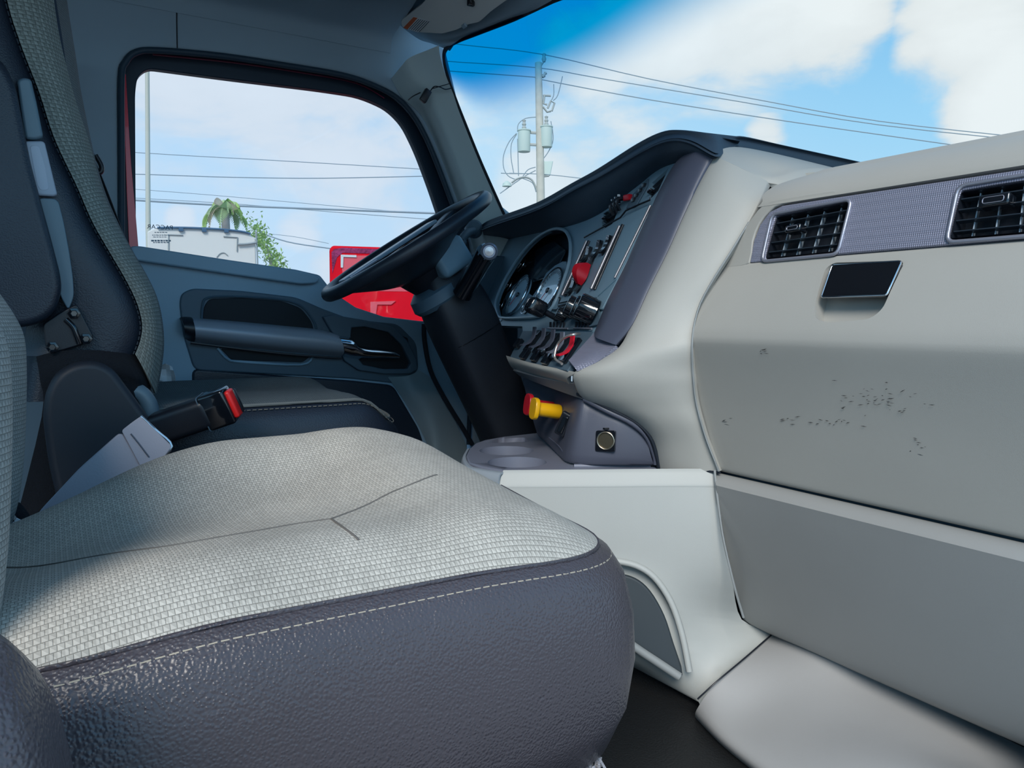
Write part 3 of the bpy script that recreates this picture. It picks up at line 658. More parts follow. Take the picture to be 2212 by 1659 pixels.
# cluster: raised rim, deep dark well, faces
tube('cluster_rim', PD.many(clus, .006), .0045, mat('rim_satin', (.26, .38, .46), .35, bump=GRAIN), dash, seg=8, closed=True, sm=3)
cin = cr(PD.many(clus, -.045), 2, True)
bm = bmesh.new(); A = [bm.verts.new(p) for p in cl3]; B = [bm.verts.new(p) for p in cin]
for i in range(len(A)): bm.faces.new((A[i], A[(i+1) % len(A)], B[(i+1) % len(A)], B[i]))
put('cluster_well', bm, slated, dash, 60)
slab('cluster_face', cin, PD.n, .004, mat('cluster_dark', (.012, .022, .035), .3), dash)
GP2 = PL(PD.at(1150, 630, -.030), PD.n)
slab('cluster_plate', cr(GP2.many([(1084, 683), (1092, 640), (1118, 610), (1150, 640), (1180, 590), (1215, 565), (1224, 575), (1205, 630), (1172, 680), (1120, 686)]), 2, True), GP2.n, .006, panelm, dash)
def gauge(px, py, r, nm, big=False, pl=GP2, lab=None):
    c = pl.at(px, py, .004)
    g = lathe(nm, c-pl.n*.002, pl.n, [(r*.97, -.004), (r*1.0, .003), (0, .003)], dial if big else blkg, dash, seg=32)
    if lab: g['label'] = lab
    bm = tube_bm(circ(c+pl.n*.004, pl.n, r*1.03, 32), r*.055, 6, None, True, 1); put('gauge_ring', bm, chrome, g, 60)
    if big:
        bm = bmesh.new(); a, b, n = frame_from(pl.n)
        for k in range(24):
            t = math.radians(-40+k*260/23); d = a*math.cos(t)+b*math.sin(t); s = pl.n.cross(d)
            box_bm(c+pl.n*.0035+d*r*.86, (r*.13, .0012, .0008), (d, s, n), bm=bm)
        t_ = put('tick_marks', bm, blk, g, 30); t_['kind'] = 'stuff'
    a, b, n = frame_from(pl.n); d = (a*-.5+b*-.7).normalized()
    bm = box_bm(c+pl.n*.0055+d*r*.3, (r*.75, .0025, .0012), (d, n.cross(d), n), .0004, 1); put('needle', bm, white if not big else redp, g, 30)
    lathe('needle_hub', c+pl.n*.004, pl.n, [(r*.13, 0), (r*.11, .004), (0, .0045)], steel if not big else blk, g, seg=14)
    return g
gauge(1121, 638, .060, 'gauge', True, lab='left large gauge, window reflection painted into its blue-grey face')
gauge(1186, 629, .063, 'gauge', True, lab='right large gauge, window reflection painted into its blue-grey face')
gauge(1137, 664, .020, 'small_gauge'); gauge(1082, 660, .024, 'small_gauge'); gauge(1100, 617, .024, 'small_gauge'); gauge(1128, 572, .024, 'small_gauge')
slab('display_screen', roundc(PD.many([(1157, 540), (1196, 520), (1222, 540), (1205, 575), (1178, 600), (1150, 610)], -.035), .008), PD.n, .004, mat('screen_dark', (.01, .025, .04), .15, coat=.5), dash, bev=.001)
# raised switch section of the panel
sw = [(1232, 490), (1350, 436), (1400, 425), (1408, 440), (1332, 610), (1300, 690), (1282, 712), (1140, 716), (1180, 690), (1215, 640)]
sec = slab('switch_section', roundc(PD.many([(1260, 520), (1345, 470), (1420, 434), (1412, 452), (1330, 610), (1300, 668), (1200, 668), (1215, 640)], .006), .006), PD.n, .006, panelm, dash, bev=.0015)
def bars(a, b, r, m, nm='chrome_bar'): return tube(nm, [PD.at(*a, .011), PD.at(*b, .011)], r, m, dash, seg=8, sm=1)
cb = mat('satin_bar', (.36, .35, .37), .35, .6)
bars((1267, 521), (1214, 638), .0040, cb); bars((1338, 489), (1277, 624), .0042, cb); bars((1405, 444), (1328, 600), .0028, cb)
tube('bar_groove', [PD.at(1273, 521, .007), PD.at(1221, 640, .007)], .0045, blk, dash, sm=1); tube('bar_groove', [PD.at(1346, 486, .007), PD.at(1285, 626, .007)], .0045, blk, dash, sm=1)
slab('blank_panel', roundc(PD.many([(1349, 490), (1402, 458), (1330, 603), (1290, 640)], .0085), .003), PD.n, .003, panelm, dash, bev=.0008)
tube('panel_gap', PD.many([(1262, 513), (1300, 492), (1340, 470), (1352, 455), (1380, 442), (1404, 432)], .008), .002, blk, dash, seg=6, sm=1)
pu = (fX(1330, 745, .915)-fY(1075, 685, 1.92)).normalized(); pv = PD.n.cross(pu).normalized()
if pv.z < 0: pv = -pv
def rocker(px, py, w, h, P=PD, m=blkg, nm='rocker_switch', off=.008, parent=None, u=None, v=None):
    u = u or pu; v = v or pv; n = P.n; c = P.at(px, py, off)
    el = [c+u*(w/2*math.cos(t))+v*(h/2*math.sin(t)) for t in [k*2*math.pi/20 for k in range(20)]]
    o = put(nm, slab_bm(el, n, .004, bev=.001, segs=2), blk, parent or dash, 32, wn=True)
    bm = loft_bm([[c+u*(w*.32*s)+v*(h*.42*t_)+n*(.003+.005*abs(t_)**1.5) for s in (-1, -.5, .5, 1)] for t_ in (-1, -.6, -.1, .4, 1)], 3, 2, thick=.004); put('paddle', bm, m, o, 40)
    tube('switch_trim', [c+u*(w*.2)+v*(h*.30)+n*.007, c-u*(w*.2)+v*(h*.36)+n*.008], .0009, silverp, o, seg=5, sm=1)
    return o
rocker(1268, 552, .026, .046); rocker(1290, 540, .026, .050); rocker(1310, 530, .024, .050)
rocker(1236, 620, .026, .046); rocker(1254, 614, .026, .046); rocker(1272, 575, .024, .046)
# red guarded switch between the bars
gc = PD.at(1264, 594, .010)
rows = []
for t, w_, hgt in ((-1, .55, .010), (-.5, 1, .028), (0, .95, .034), (.5, .6, .030), (1, .2, .010)):
    c = gc+pv*(.026*t)
    rows.append([c-pu*(.017*w_), c-pu*(.012*w_)+PD.n*hgt*.8, c+PD.n*hgt, c+pu*(.012*w_)+PD.n*hgt*.8, c+pu*(.017*w_)])
bm = loft_bm(rows, 3, 1, thick=.003); g_ = put('switch_guard', bm, redp, dash, 24); g_['label'] = 'red flip guard'
# vents on the driver panel
VP = PL(PD.at(1320, 480, -.001), PD.n)
va3 = vent('air_vent', None, VP, VP.many([(1303, 462), (1341, 440), (1322, 488), (1296, 503)]), 4, 3, dash, (.3, .45, .012), depth=.012); va3['label'] = 'left driver-side air vent'
slab('vent_side_panel', VP.many([(1277, 507), (1302, 463), (1295, 503)], .001), VP.n, .003, slated, dash)
vb3 = vent('air_vent', None, VP, VP.many([(1408, 396), (1447, 361), (1422, 412), (1403, 432)]), 3, 2, dash, (.2, .7, .014), depth=.012); vb3['label'] = 'upper driver-side air vent beside the bezel column'
slab('vent_side_panel', VP.many([(1372, 454), (1400, 398), (1407, 398), (1402, 434)], .001), VP.n, .003, char, dash)
for k, (px, py) in enumerate(((1334, 452), (1341, 447), (1348, 442))):
    c = PD.at(px, py, .002)
    bm = loft_bm([[c+pv*(.018*t)+pu*(.0045*s)+PD.n*(.022-.018*t*t) for s in (-1, 0, 1)] for t in (-1, -.4, .3, 1)], 3, 2, thick=.004); lv = put('toggle_switch', bm, blk, dash, 40)
    box('toggle_tip', c+pv*.011+PD.n*.021, (.006, .004, .005), white if k == 2 else steel, lv, bev=.001)
box('warning_button', PD.at(1356, 427, .008), (.012, .022, .014), redp, dash, bev=.003)
slab('upper_button_row', roundc(PD.many([(1352, 450), (1366, 420), (1400, 385), (1398, 400), (1372, 446)], .004), .002), PD.n, .003, slated, dash, bev=.0008)
for px, py in ((1368, 432), (1375, 422), (1383, 411), (1391, 400)): box('button', PD.at(px, py, .006), (.006, .010, .008), blkg, dash, bev=.001)
# climate knobs
KN = (PD.n+V((.10, .36, .0))).normalized()
def knob(px, py, r, hgt, nm='climate_knob', lab=None, base=.006):
    c = PD.at(px, py, base)
    o = lathe(nm, c, KN, [(r*1.02, 0), (r, .004), (r*.97, hgt*.93), (r*.9, hgt), (0, hgt)], blkg, dash, seg=48)
    bm = bmesh.new(); a, b, n = frame_from(KN)
    for k in range(18):
        t = k*2*math.pi/18; d = a*math.cos(t)+b*math.sin(t); box_bm(c+n*hgt*.55+d*r*.985, (.0022, .0016, hgt*.72), (d, n.cross(d), n), bm=bm)
    put('grip_ribs', bm, blk, o, 30)['kind'] = 'stuff'
    lathe('knob_face', c+KN*(hgt-.0005), KN, [(r*.84, 0), (r*.84, .0012), (0, .0012)], panelm, o, seg=32)
    if lab: o['label'] = lab
    return o
knob(1286, 676, .027, .040, lab='nearest climate knob, largest'); knob(1262, 672, .025, .026); knob(1243, 668, .024, .022); knob(1222, 684, .014, .022, 'small_knob')
slab('climate_plate', roundc(PD.many([(1205, 660), (1290, 640), (1296, 700), (1240, 712), (1190, 712)], .006), .006), PD.n, .004, slated, dash, bev=.001)
slab('blank_button', roundc(PD.many([(1198, 645), (1209, 643), (1202, 668), (1190, 668)], .004), .002), PD.n, .003, panelm, dash, bev=.0008)
tube('slot_frame', PD.many([(1194, 645), (1210, 643), (1203, 669), (1187, 669)], .004), .0013, blk, dash, seg=5, closed=True, sm=1)
for k in range(3): tube('vent_rib', PD.many([(1208-k*2, 655+k*6), (1240-k*2, 648+k*6)], .010), .0016, blkg, dash, seg=5, sm=1)
for a, b in (((1184, 709), (1227, 710)), ((1240, 709), (1278, 710))):
    tube('chrome_sill', PD.many([a, b], .006), .0024, silverp, dash, seg=6, sm=1)
    for k in range(5): box('thumb_wheel_rib', PD.at(lerp(a[0], b[0], .12+.17*k), a[1]-7, .008), (.004, .005, .014), blk, dash, bev=.001)
# rounded lever knob on a stalk (hand valve)
hb = PD.at(1207, 690, .004); hd_ = (PD.n*.85+V((-.1, .35, .1))).normalized()
hv = tube('hand_valve', [hb, hb+PD.n*.05], .007, blk, dash, sm=1)
bm = box_bm(hb+PD.n*.062, (.036, .038, .046), frame_from(PD.n), .010, 4); put('valve_grip', bm, blkg, hv, 60)
# chin: switch shelf under the panel, silver end cap
T1, T2 = fX(1283, 716, .935), fY(1129, 714, 1.66); B2, B1 = fY(1099, 776, 1.60), fX(1225, 801, .853)
CH = PL3(T1, T2, B1)
slab('switch_shelf', [T2, T1, B1, B2], CH.n, .012, slated, dash, bev=.002)
cu = (T1-T2).normalized(); cv = (T1-B1).normalized()
def shelf_sw(px, py, m, top_m=None, w=.026, h=.070, nm='rocker_switch', lab=None):
    c = CH.at(px, py, .003)
    o = box(nm, c, (w, h, .012), blkg, dash, (cu, cv, CH.n), .002)
    bm = loft_bm([[c+cu*(w*.38*s)+cv*(h*.44*t)+CH.n*(.008+.012*t*t) for s in (-1, 0, 1)] for t in (-1, -.5, 0, .5, 1)], 3, 1, thick=.003); put('paddle', bm, m, o, 40)
    if lab: o['label'] = lab
    return o
shelf_sw(1152, 738, char); shelf_sw(1172, 742, char); shelf_sw(1192, 746, char); shelf_sw(1212, 753, silverp, lab='pale switch'); shelf_sw(1234, 758, mat('warn_red', (.72, .01, .03), .35), w=.024, lab='red rocker switch beside the silver end cap')
for px, py in ((1120, 742), (1134, 765), (1158, 770), (1182, 776)): box('switch_slot', CH.at(px, py, .004), (.028, .030, .012), blkg, dash, (cu, cv, CH.n), .003)
# wire guard over the red switch
tube('wire_guard', [CH.at(1252, 722, .012), CH.at(1242, 722, .03), CH.at(1222, 728, .035), CH.at(1206, 742, .03), CH.at(1199, 762, .022), CH.at(1200, 776, .014), CH.at(1214, 786, .006)], .0028, mat('guard_steel', (.75, .66, .60), .25, .8), dash, seg=8, sm=5)
# silver end cap of the shelf
ec = [[fX(1284, 718, .932), fX(1308, 731, .918), fX(1331, 746, .904)], [fX(1262, 742, .905), fX(1290, 755, .892), fX(1312, 764, .889)], [fX(1238, 768, .874), fX(1265, 776, .868), fX(1286, 784, .871)], [fX(1228, 778, .860), fX(1240, 792, .850), fX(1247, 802, .851)]]
loft('end_cap', ec, silver, dash, n=4, nu=4, thick=.008)
# grey lip under the shelf, then the dark cubby with the brake knobs
lip = [[fY(1093, 768, 1.62), fX(1160, 785, .90)+V((0, .02, 0)), fX(1240, 803, .852)], [fY(1097, 779, 1.60), fX(1168, 794, .885)+V((0, .02, 0)), fX(1240, 808, .851)], [fY(1104, 792, 1.60), fX(1168, 803, .895)+V((0, .02, 0)), fX(1225, 817, .858)], [fY(1120, 806, 1.60), fX(1178, 822, .93)+V((0, .02, 0)), fX(1232, 834, .875)]]
loft('shelf_lip', lip, MATS['flank_grey'], dash, n=3, nu=5, thick=.006)
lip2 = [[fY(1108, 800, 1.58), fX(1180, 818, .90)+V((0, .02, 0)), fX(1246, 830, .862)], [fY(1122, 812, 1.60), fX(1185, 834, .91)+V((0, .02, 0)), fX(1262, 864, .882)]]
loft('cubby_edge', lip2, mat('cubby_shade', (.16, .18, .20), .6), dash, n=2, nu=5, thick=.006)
# charcoal lower panel: curved control face + flat socket face
K = [[fY(1130, 822, 1.62), fY(1160, 936, 1.55)], [fX(1181, 834, .99), fX(1183, 955, .945)], [fX(1225, 850, .935), fX(1206, 978, .90)], [fX(1252, 862, .888), fX(1224, 992, .868)], [fX(1275, 876, .895), fX(1262, 998, .880)], [fX(1331, 902, .925), fX(1331, 1000, .925)], [fX(1372, 921, .955), fX(1385, 1001, .966)], [fX(1400, 957, .978), fX(1412, 1002, .990)]]
loft('lower_control_panel', [[a+V((.01, .006, .004)), a, lerp(a, b, .5)+V((-.003, -.002, 0)), b, b+V((.01, .006, -.004))] for a, b in K], char, dash, n=5, nu=3, thick=.006)
tube('panel_edge_roll', [fX(1262, 862, .884), fX(1312, 888, .908), fX(1366, 915, .945), fX(1398, 945, .972), fX(1414, 985, .99), fX(1417, 1003, .994)], .0055, char, dash, seg=8)
tube('panel_gap', [fX(1248, 850, .880), fX(1264, 857, .884), fX(1314, 882, .908), fX(1369, 909, .946), (fX(1403, 942, .972)), fX(1419, 985, .99), fX(1423, 1010, .996)], .0045, rubber, dash, seg=6)
# brake knobs
kn = V((-.92, .27, .15)).normalized(); kb = fX(1150, 882, .87)-kn*.074; ka = frame_from(kn)
def hexk(c, r, t, m, nm, lab):
    pts = [c+ka[0]*(r*math.cos(math.radians(45+90*i)))+ka[1]*(r*math.sin(math.radians(45+90*i))) for i in range(4)]
    o = put(nm, slab_bm(roundc(pts, r*.55, 3), kn, t, bev=.0025, segs=2), m, dash, 40, wn=True); o['label'] = lab; return o
yk = hexk(kb+kn*.074, .033, .010, yelp, 'parking_brake_knob', 'yellow square valve knob')
lathe('knob_stem', kb+kn*.012, kn, [(.0145, 0), (.016, .004), (.0145, .052), (.0, .053)], yelp, yk, seg=24)
lathe('knob_collar', kb-kn*.004, kn, [(.020, 0), (.017, .008), (.010, .012), (.010, .03), (0, .03)], blk, yk, seg=20)
kb2 = fX(1168, 878, .945); rk = hexk(fY(1137, 873, 1.43), .034, .010, redp, 'trailer_brake_knob', 'red square valve knob')
lathe('knob_stem', fY(1137, 873, 1.43)-kn*.062, kn, [(.013, 0), (.013, .055), (0, .056)], redp, rk, seg=20)
# small rocker on the curved control face
c = fX(1218, 916, .893); a = (fX(1206, 945, .888)-c).normalized(); n_ = V((-.8, -.55, .1)).normalized(); s_ = n_.cross(a).normalized(); n_ = a.cross(s_); 
if n_.dot(EYE-c) < 0: n_ = -n_
sw_ = box('rocker_switch', c, (.052, .024, .012), blk, dash, (a, s_, n_), .004, 3); box('paddle', c+n_*.005, (.040, .014, .008), blkg, sw_, (a, s_, n_), .003, 3); sw_['label'] = 'black rocker switch below the yellow knob'
tube('panel_crease', [fX(1186, 905+40, .925), fX(1206, 962, .897), fX(1219, 980, .880)], .0012, char2, dash, seg=5)
# power socket
SKP = PL3(fX(1300, 930, .904), fX(1300, 978, .904), fX(1331, 950, .921))
sq = slab('power_socket', roundc(SKP.many([(1287, 930), (1330, 930), (1328, 976), (1285, 975)], .006), .004, 3), SKP.n, .006, blkg, dash, bev=.0015, holes=[]); sq['label'] = 'square power socket with brass-coloured ring'
sc0 = SKP.at(1308, 952, .0068)
put('socket_ring', tube_bm(circ(sc0, SKP.n, .0165, 28), .0016, 8, None, True, 1), bras, sq, 60)
cut(sq, lathe_bm(sc0-SKP.n*.02, SKP.n, [(.0155, 0), (.0155, .04)], 28))
lathe('socket_barrel', sc0-SKP.n*.028, SKP.n, [(0, 0), (.015, 0), (.0158, .001), (.0158, .026)], mat('socket_inner', (.20, .17, .12), .4, 1.0), sq, seg=28)
box('socket_contact', sc0-SKP.n*.018+V((0, 0, .006)), (.008, .006, .006), steel, sq, bev=.001)
box('cover_hinge', SKP.at(1309, 926, .007), (.010, .008, .004), blkg, sq, bev=.001)
# cup holder tray
TZ = fX(1420, 1010, 1.0).z
TP = PL((0, 0, TZ), (0, 0, 1))
tray_o = TP.many([(1084, 1014), (1074, 1014), (1030, 1012), (1008, 1000), (1006, 985), (1014, 965), (1032, 953), (1070, 945), (1150, 936), (1165, 935), (1190, 952), (1212, 985), (1228, 998), (1417, 1001), (1421, 1013)])
tray_o = TP.many([(1421, 1014), (1418, 1000), (1232, 997), (1212, 985), (1192, 955), (1165, 934), (1140, 937), (1085, 943), (1046, 950), (1026, 957), (1014, 968), (1006, 984), (1012, 1000), (1040, 1008), (1087, 1016)])
tray = slab('cup_holder_tray', tray_o, (0, 0, 1), .10, purple, dash, bev=.005, segs=3)
for (px, py), r in (((1117, 998), .060), ((1094, 973), .060)):
    c = TP.at(px, py); cut(tray, lathe_bm(c-V((0, 0, .075)), (0, 0, 1), [(r*.86, 0), (r, .08), (r*1.02, .2)], 40))
c = TP.many([(1078, 947), (1134, 945), (1144, 954), (1060, 957)], 0); cut(tray, slab_bm([p+V((0, 0, .02)) for p in roundc(c, .01)], V((0, 0, 1)), .07))
# rounded tray nose, its highlight put into a paler plastic colour
nose = [[TP.at(x, y)+V((0, 0, dz)) for (x, y, dz) in r] for r in (
    [(1014, 966, -.002), (1006, 984, -.002), (1016, 1003, -.002), (1040, 1010, -.002), (1087, 1018, -.001)],)]
r0 = nose[0]; cc = sum(r0, V())/5; loft('tray_nose', [[p for p in r0], [p+V((-.012, -.006, -.004)) for p in r0], [p+V((-.016, -.008, -.03)) for p in r0], [p+V((-.004, -.002, -.11)) for p in r0]], mat('tray_highlight', (.27, .31, .35), .38, bump=GRAIN), dash, n=4, nu=5, thick=.004)
tube('tray_rail', TP.many([(1240, 1007), (1330, 1007), (1405, 1007)], .001), .0045, MATS['tray_plastic'], dash, seg=8)
# light grey console side: bright cap, then the flank down to the floor
A0, A1 = fX(1076, 1016, .715), fX(1545, 1014, 1.022)
CP = PL3(A0, A1, fX(1505, 1512, .965))
FLY = fX(1505, 1512, .965)
side = [[CP.at(x, y) for x, y in r] for r in (
    [(1087, 1018), (1200, 1017), (1330, 1016), (1450, 1015), (1546, 1015)],
    [(1083, 1026), (1200, 1025), (1330, 1024), (1450, 1023), (1548, 1024)],
    [(1073, 1048), (1200, 1048), (1330, 1047), (1450, 1046), (1551, 1046)],
    [(1070, 1055), (1200, 1054), (1330, 1053), (1450, 1052), (1552, 1053)],
    [(1050, 1150), (1200, 1150), (1330, 1150), (1450, 1150), (1562, 1150)],
    [(1050, 1250), (1200, 1250), (1330, 1250), (1450, 1250), (1582, 1250)],
    [(1050, 1335), (1200, 1335), (1330, 1335), (1460, 1335), (1606, 1335)],
    [(1050, 1420), (1200, 1420), (1330, 1420), (1480, 1410), (1610, 1385)],
    [(1050, 1480), (1200, 1480), (1330, 1480), (1490, 1465), (1622, 1414)],
    [(1050, 1540), (1200, 1540), (1370, 1540), (1505, 1530), (1560, 1500)])]
for p in side[0]: p += V((.006, .009, 0))
for p in side[1]: p += V((.003, .005, 0))
for r, o in zip(side[4:], (.004, .012, .02, .03, .012, -.002)):
    for k, p in enumerate(r): p += V((o*.6, o, 0))*(1 if k < 4 else 0)
side[-1] = [fZ(1050, 1275, .02), fZ(1200, 1352, .02), fZ(1370, 1442, .02), fZ(1505, 1514, .02), fZ(1508, 1514, .03)]
side[-2] = [lerp(a, b, .8) for a, b in zip(side[-3], side[-1])]
side[-3][-1] = fX(1668, 1371, 1.16); side[-4][-1] = fX(1602, 1338, 1.11); side[-5][-1] = fX(1581, 1250, 1.045)
side[-2] = [lerp(a, b, .8) for a, b in zip(side[-3], side[-1])]; side[-2][-1] = fX(1586, 1442, 1.035)
loft('console_cap', side[:4], mat('console_grey', (.40, .42, .41), .55, bump=GRAIN, vary=.03), dash, n=4, nu=4, thick=.005)
cs = loft('console_side', side[3:], mat('console_grey', (.40, .42, .41), .55, bump=GRAIN, vary=.03), dash, n=4, nu=4, thick=.03)
arch = [(1330, 1212), (1372, 1222), (1412, 1248), (1448, 1300), (1472, 1370), (1490, 1462), (1494, 1492), (1300, 1400), (1290, 1240)]
cut(cs, slab_bm([p+CP.n*.03 for p in cr(CP.many(arch, -.01), 3, True)], CP.n, .030+.026))
tube('arch_rim', CP.many([(1320, 1210), (1372, 1221), (1413, 1247), (1449, 1300), (1473, 1370), (1489, 1450)], -.006), .006, MATS['console_grey'], dash, seg=8)
slab('arch_pocket', cr(CP.many([(1280, 1245), (1330, 1240), (1372, 1250), (1405, 1278), (1435, 1330), (1455, 1390), (1472, 1440)], -.020), 4)+CP.many([(1475, 1462), (1380, 1400), (1290, 1350)], -.020), CP.n, .012, mat('pocket_grey', (.028, .04, .05), .6), dash, bev=.004)
tube('pocket_ledge', CP.many([(1300, 1345), (1372, 1398), (1420, 1430), (1468, 1462)], -.012), .008, grey2, dash, seg=8)
gapline([fX(1544, 1016, 1.018), fX(1548, 1060, 1.01), fX(1560, 1150, 1.008), fX(1575, 1220, 1.012), fX(1590, 1280, 1.02), fX(1606, 1334, 1.035)], .0022, grey2)
gapline([fX(1425, 1014, .998), fX(1500, 1015, 1.010), fX(1556, 1021, 1.024)], .0022, rubber)
gapline([fX(a, b, c-.003) for a, b, c in Rf[2:]], .0018, grey2)
# kick panel below the knee panel, flaring on to the floor
tk = [[fX(1671, 1366, 1.17), fX(1612, 1418, 1.07), fX(1550, 1470, .99), fX(1505, 1513, .955)],
      [fX(1790, 1390, 1.17), fX(1700, 1460, 1.08), fX(1620, 1530, 1.0), fX(1560, 1552, .93)],
      [fX(1900, 1450, 1.19), fX(1810, 1510, 1.09), fX(1700, 1590, .98), fX(1640, 1602, .915)],
      [fX(2010, 1510, 1.20), fX(1930, 1560, 1.10), fX(1830, 1635, .98), fX(1770, 1640, .90)],
      [fX(2120, 1570, 1.21), fX(2050, 1620, 1.10), fX(1960, 1672, .99), fX(1900, 1664, .90)],
      [fX(2300, 1660, 1.22), fX(2240, 1700, 1.12), fX(2130, 1720, 1.0), fX(2060, 1700, .90)],
      [fX(2480, 1780, 1.24), fX(2420, 1800, 1.14), fX(2350, 1800, 1.02), fX(2290, 1780, .92)]]
for r in tk: r[-1].z = min(r[-1].z, .03); r.append(V((r[-1].x+.03, r[-1].y+.03, -.01)))
loft('kick_panel', tk, mat('kick_grey', (.36, .36, .36), .5, bump=GRAIN, vary=.03), dash, n=5, nu=5, thick=.006)
gapline([fX(1668, 1370, 1.155), fX(1612, 1419, 1.058), fX(1550, 1471, .978), fX(1507, 1510, .95)], .0016, blk)
# padded brow over the driver panel
SPX = [((1044, 489), (1042, 498), (1054, 520), 1.14), ((1066, 475), (1070, 487), (1074, 520), 1.13), ((1163, 440), (1166, 453), (1160, 502), 1.12), ((1240, 398), (1243, 411), (1236, 484), 1.11), ((1298, 366), (1301, 381), (1296, 458), 1.10),
       ((1380, 314), (1386, 331), (1372, 402), 1.08), ((1434, 288), (1442, 307), (1425, 362), 1.065), ((1475, 283), (1490, 310), (1480, 336), 1.055), ((1535, 288), (1546, 338), (1530, 348), 1.062)]
rows = []
for k, (t, f, u, x) in enumerate(SPX):
    Fp = fX(*f, x); Tp = fX(*t, x+.045); Up = PD.at(*u, .004) if k < 7 else fX(*u, x+.03)
    Bp = Tp+V((.16, .05, -.015)); rows.append([Up+V((.03, 0, -.01)), Up, lerp(Up, Fp, .5)+V((-.004, 0, -.002)), lerp(Up, Fp, .93), Fp+V((-.003, 0, .002)), lerp(Fp, Tp, .55)+V((0, 0, .004)), Tp, Bp])
P8 = [((1605, 300), (1596, 320), (1600, 326), 1.17), ((1680, 316), (1678, 336), (1680, 340), 1.30), ((1760, 333), (1765, 356), (1768, 361), 1.42), ((1885, 360), (1890, 385), (1892, 390), 1.58)]
for t, f, u, x in P8:
    Fp = fX(*f, x); Tp = fX(*t, x)+V((0, .03, 0)); Tp = fY(t[0], t[1], Fp.y+.035)
    new = ([Fp+V((0, .03, -.03)), Fp+V((0, .006, -.006)), lerp(Fp, Tp, .1), lerp(Fp, Tp, .3)+V((0, -.004, 0)), lerp(Fp, Tp, .5)+V((0, -.005, .001)), lerp(Fp, Tp, .75)+V((0, -.003, .002)), Tp, Tp+V((0, .2, 0))])
    if x == 1.17:
        for s_ in (.33, .66): rows.append([lerp(a, b, s_) for a, b in zip(rows[8], new)])
    rows.append(new)
loft('dash_brow', rows, pad, dash, n=5, nu=4, thick=.006, ref=(0, .6, 2.5))
slab('dash_top', [V((1.17, .44, ZC+.19)), V((1.20, 1.15, ZC+.20)), V((1.26, 2.1, ZC+.17)), V((1.42, 2.14, ZC+.13)), V((1.60, 1.7, ZC+.15)), V((1.64, 1.3, ZC+.16)), V((1.6, .75, ZC+.15)), V((1.48, .44, ZC+.15))], (0, 0, 1), .02, pad, dash)
# left end of the dash by the door
slab('dash_end', [V((1.10, 2.10, ZC-.05)), V((1.12, 2.10, ZC+.2)), V((1.30, 2.12, ZC+.2)), V((1.30, 2.12, ZC-.2))], (0, -1, 0), .05, slated, dash, bev=.01)
slab('under_panel', [fY(1090, 700, 2.0), fY(1000, 705, 2.15), V((1.25, 2.15, ZC-.35)), V((1.25, 1.5, ZC-.35)), V((1.12, 1.45, ZC-.05))], (-1, 0, 0), .02, slated, dash) if False else None
# ------------------------------------------------------------------ steering wheel and column
wn_ = V((-math.sin(math.radians(33)), .07, math.cos(math.radians(33)))).normalized()
W0 = fY(878, 530, 1.87)
wh = thing('steering_wheel', 'black truck steering wheel seen edge-on from the passenger side', 'steering wheel', W0)
wa = V((math.cos(math.radians(33)), 0, math.sin(math.radians(33)))); wb = wn_.cross(wa)
WR = .238
def WP(r, deg, h=0): t = math.radians(deg); return W0+wa*(r*math.cos(t))+wb*(r*math.sin(t))+wn_*h
rimm = mat('rim_leather', (.016, .022, .034), .38, leather=(500, .3, .0006))
put('rim', tube_bm([WP(WR, k*10) for k in range(36)], .0175, 14, None, True, 2), rimm, wh, 60)
hub = lathe('hub', W0-wn_*.10, wn_, [(.045, -.03), (.062, 0), (.078, .03), (.092, .065), (.090, .085), (.070, .098), (0, .104)], blk, wh, seg=36)
for dg in (25, 155, 205, 335):
    rows = []
    for t, w, h, th in ((.06, .045, -.030, .040), (.11, .032, -.022, .032), (.17, .026, -.008, .022), (.23, .030, 0, .016)):
        c = WP(t, dg, h); d = (-wa*math.sin(math.radians(dg))+wb*math.cos(math.radians(dg)))
        rows.append([c-d*w, c-d*w*.6+wn_*th*.4, c+d*w*.6+wn_*th*.4, c+d*w, c+d*w*.6-wn_*th, c-d*w*.6-wn_*th])
    put('spoke', loft_bm(rows, 4, 2, closed=True), rimm, wh, 60)
# broad lower shell between rim and hub on the near side
rows = []
for t, a0, a1, dz, th in ((.05, -90, 270, -.075, .03), ):
    pass
rows = []
for k in range(7):
    dg = lerp(150, 300, k/6); s = math.sin(math.pi*k/6)
    rows.append([WP(.236, dg, -.004), WP(.19, dg, -.020-.012*s), WP(.13, dg, -.045-.02*s), WP(.075, dg, -.08)])
loft('wheel_shell', rows, rimm, wh, n=4, nu=5, thick=.010, smooth=70)
for dg in (165, 195):
    c = WP(.15, dg, .012); box('spoke_trim', c, (.085, .016, .006), silverp, wh, (( -wa if dg > 180 else wa), wb, wn_), .003)
box('spoke_face', WP(.05, 180, .012), (.30, .06, .010), mat('spoke_face', (.26, .34, .42), .35), wh, (wa, wb, wn_), .005)
colm = thing('steering_column', 'black steering column shroud with thick stalk rising from the cupholder side', 'steering column', V((1.0, 1.85, ZC-.1)))
def sec(c, w, h, ax):
    a, b = ax; pts = []
    for k in range(12):
        t = k*math.pi/6; cx, cy = math.cos(t), math.sin(t); e = .55
        pts.append(c+a*(w/2*math.copysign(abs(cx)**e, cx))+b*(h/2*math.copysign(abs(cy)**e, cy)))
    return pts
path = [(946, 585, .90, 1.86, .115, .12), (962, 622, .93, 1.86, .15, .15), (990, 680, .97, 1.86, .165, .17), (1030, 770, 1.03, 1.86, .16, .17), (1068, 860, 1.09, 1.86, .15, .16), (1098, 935, 1.15, 1.86, .15, .15), (1110, 985, 1.2, 1.86, .14, .14)]
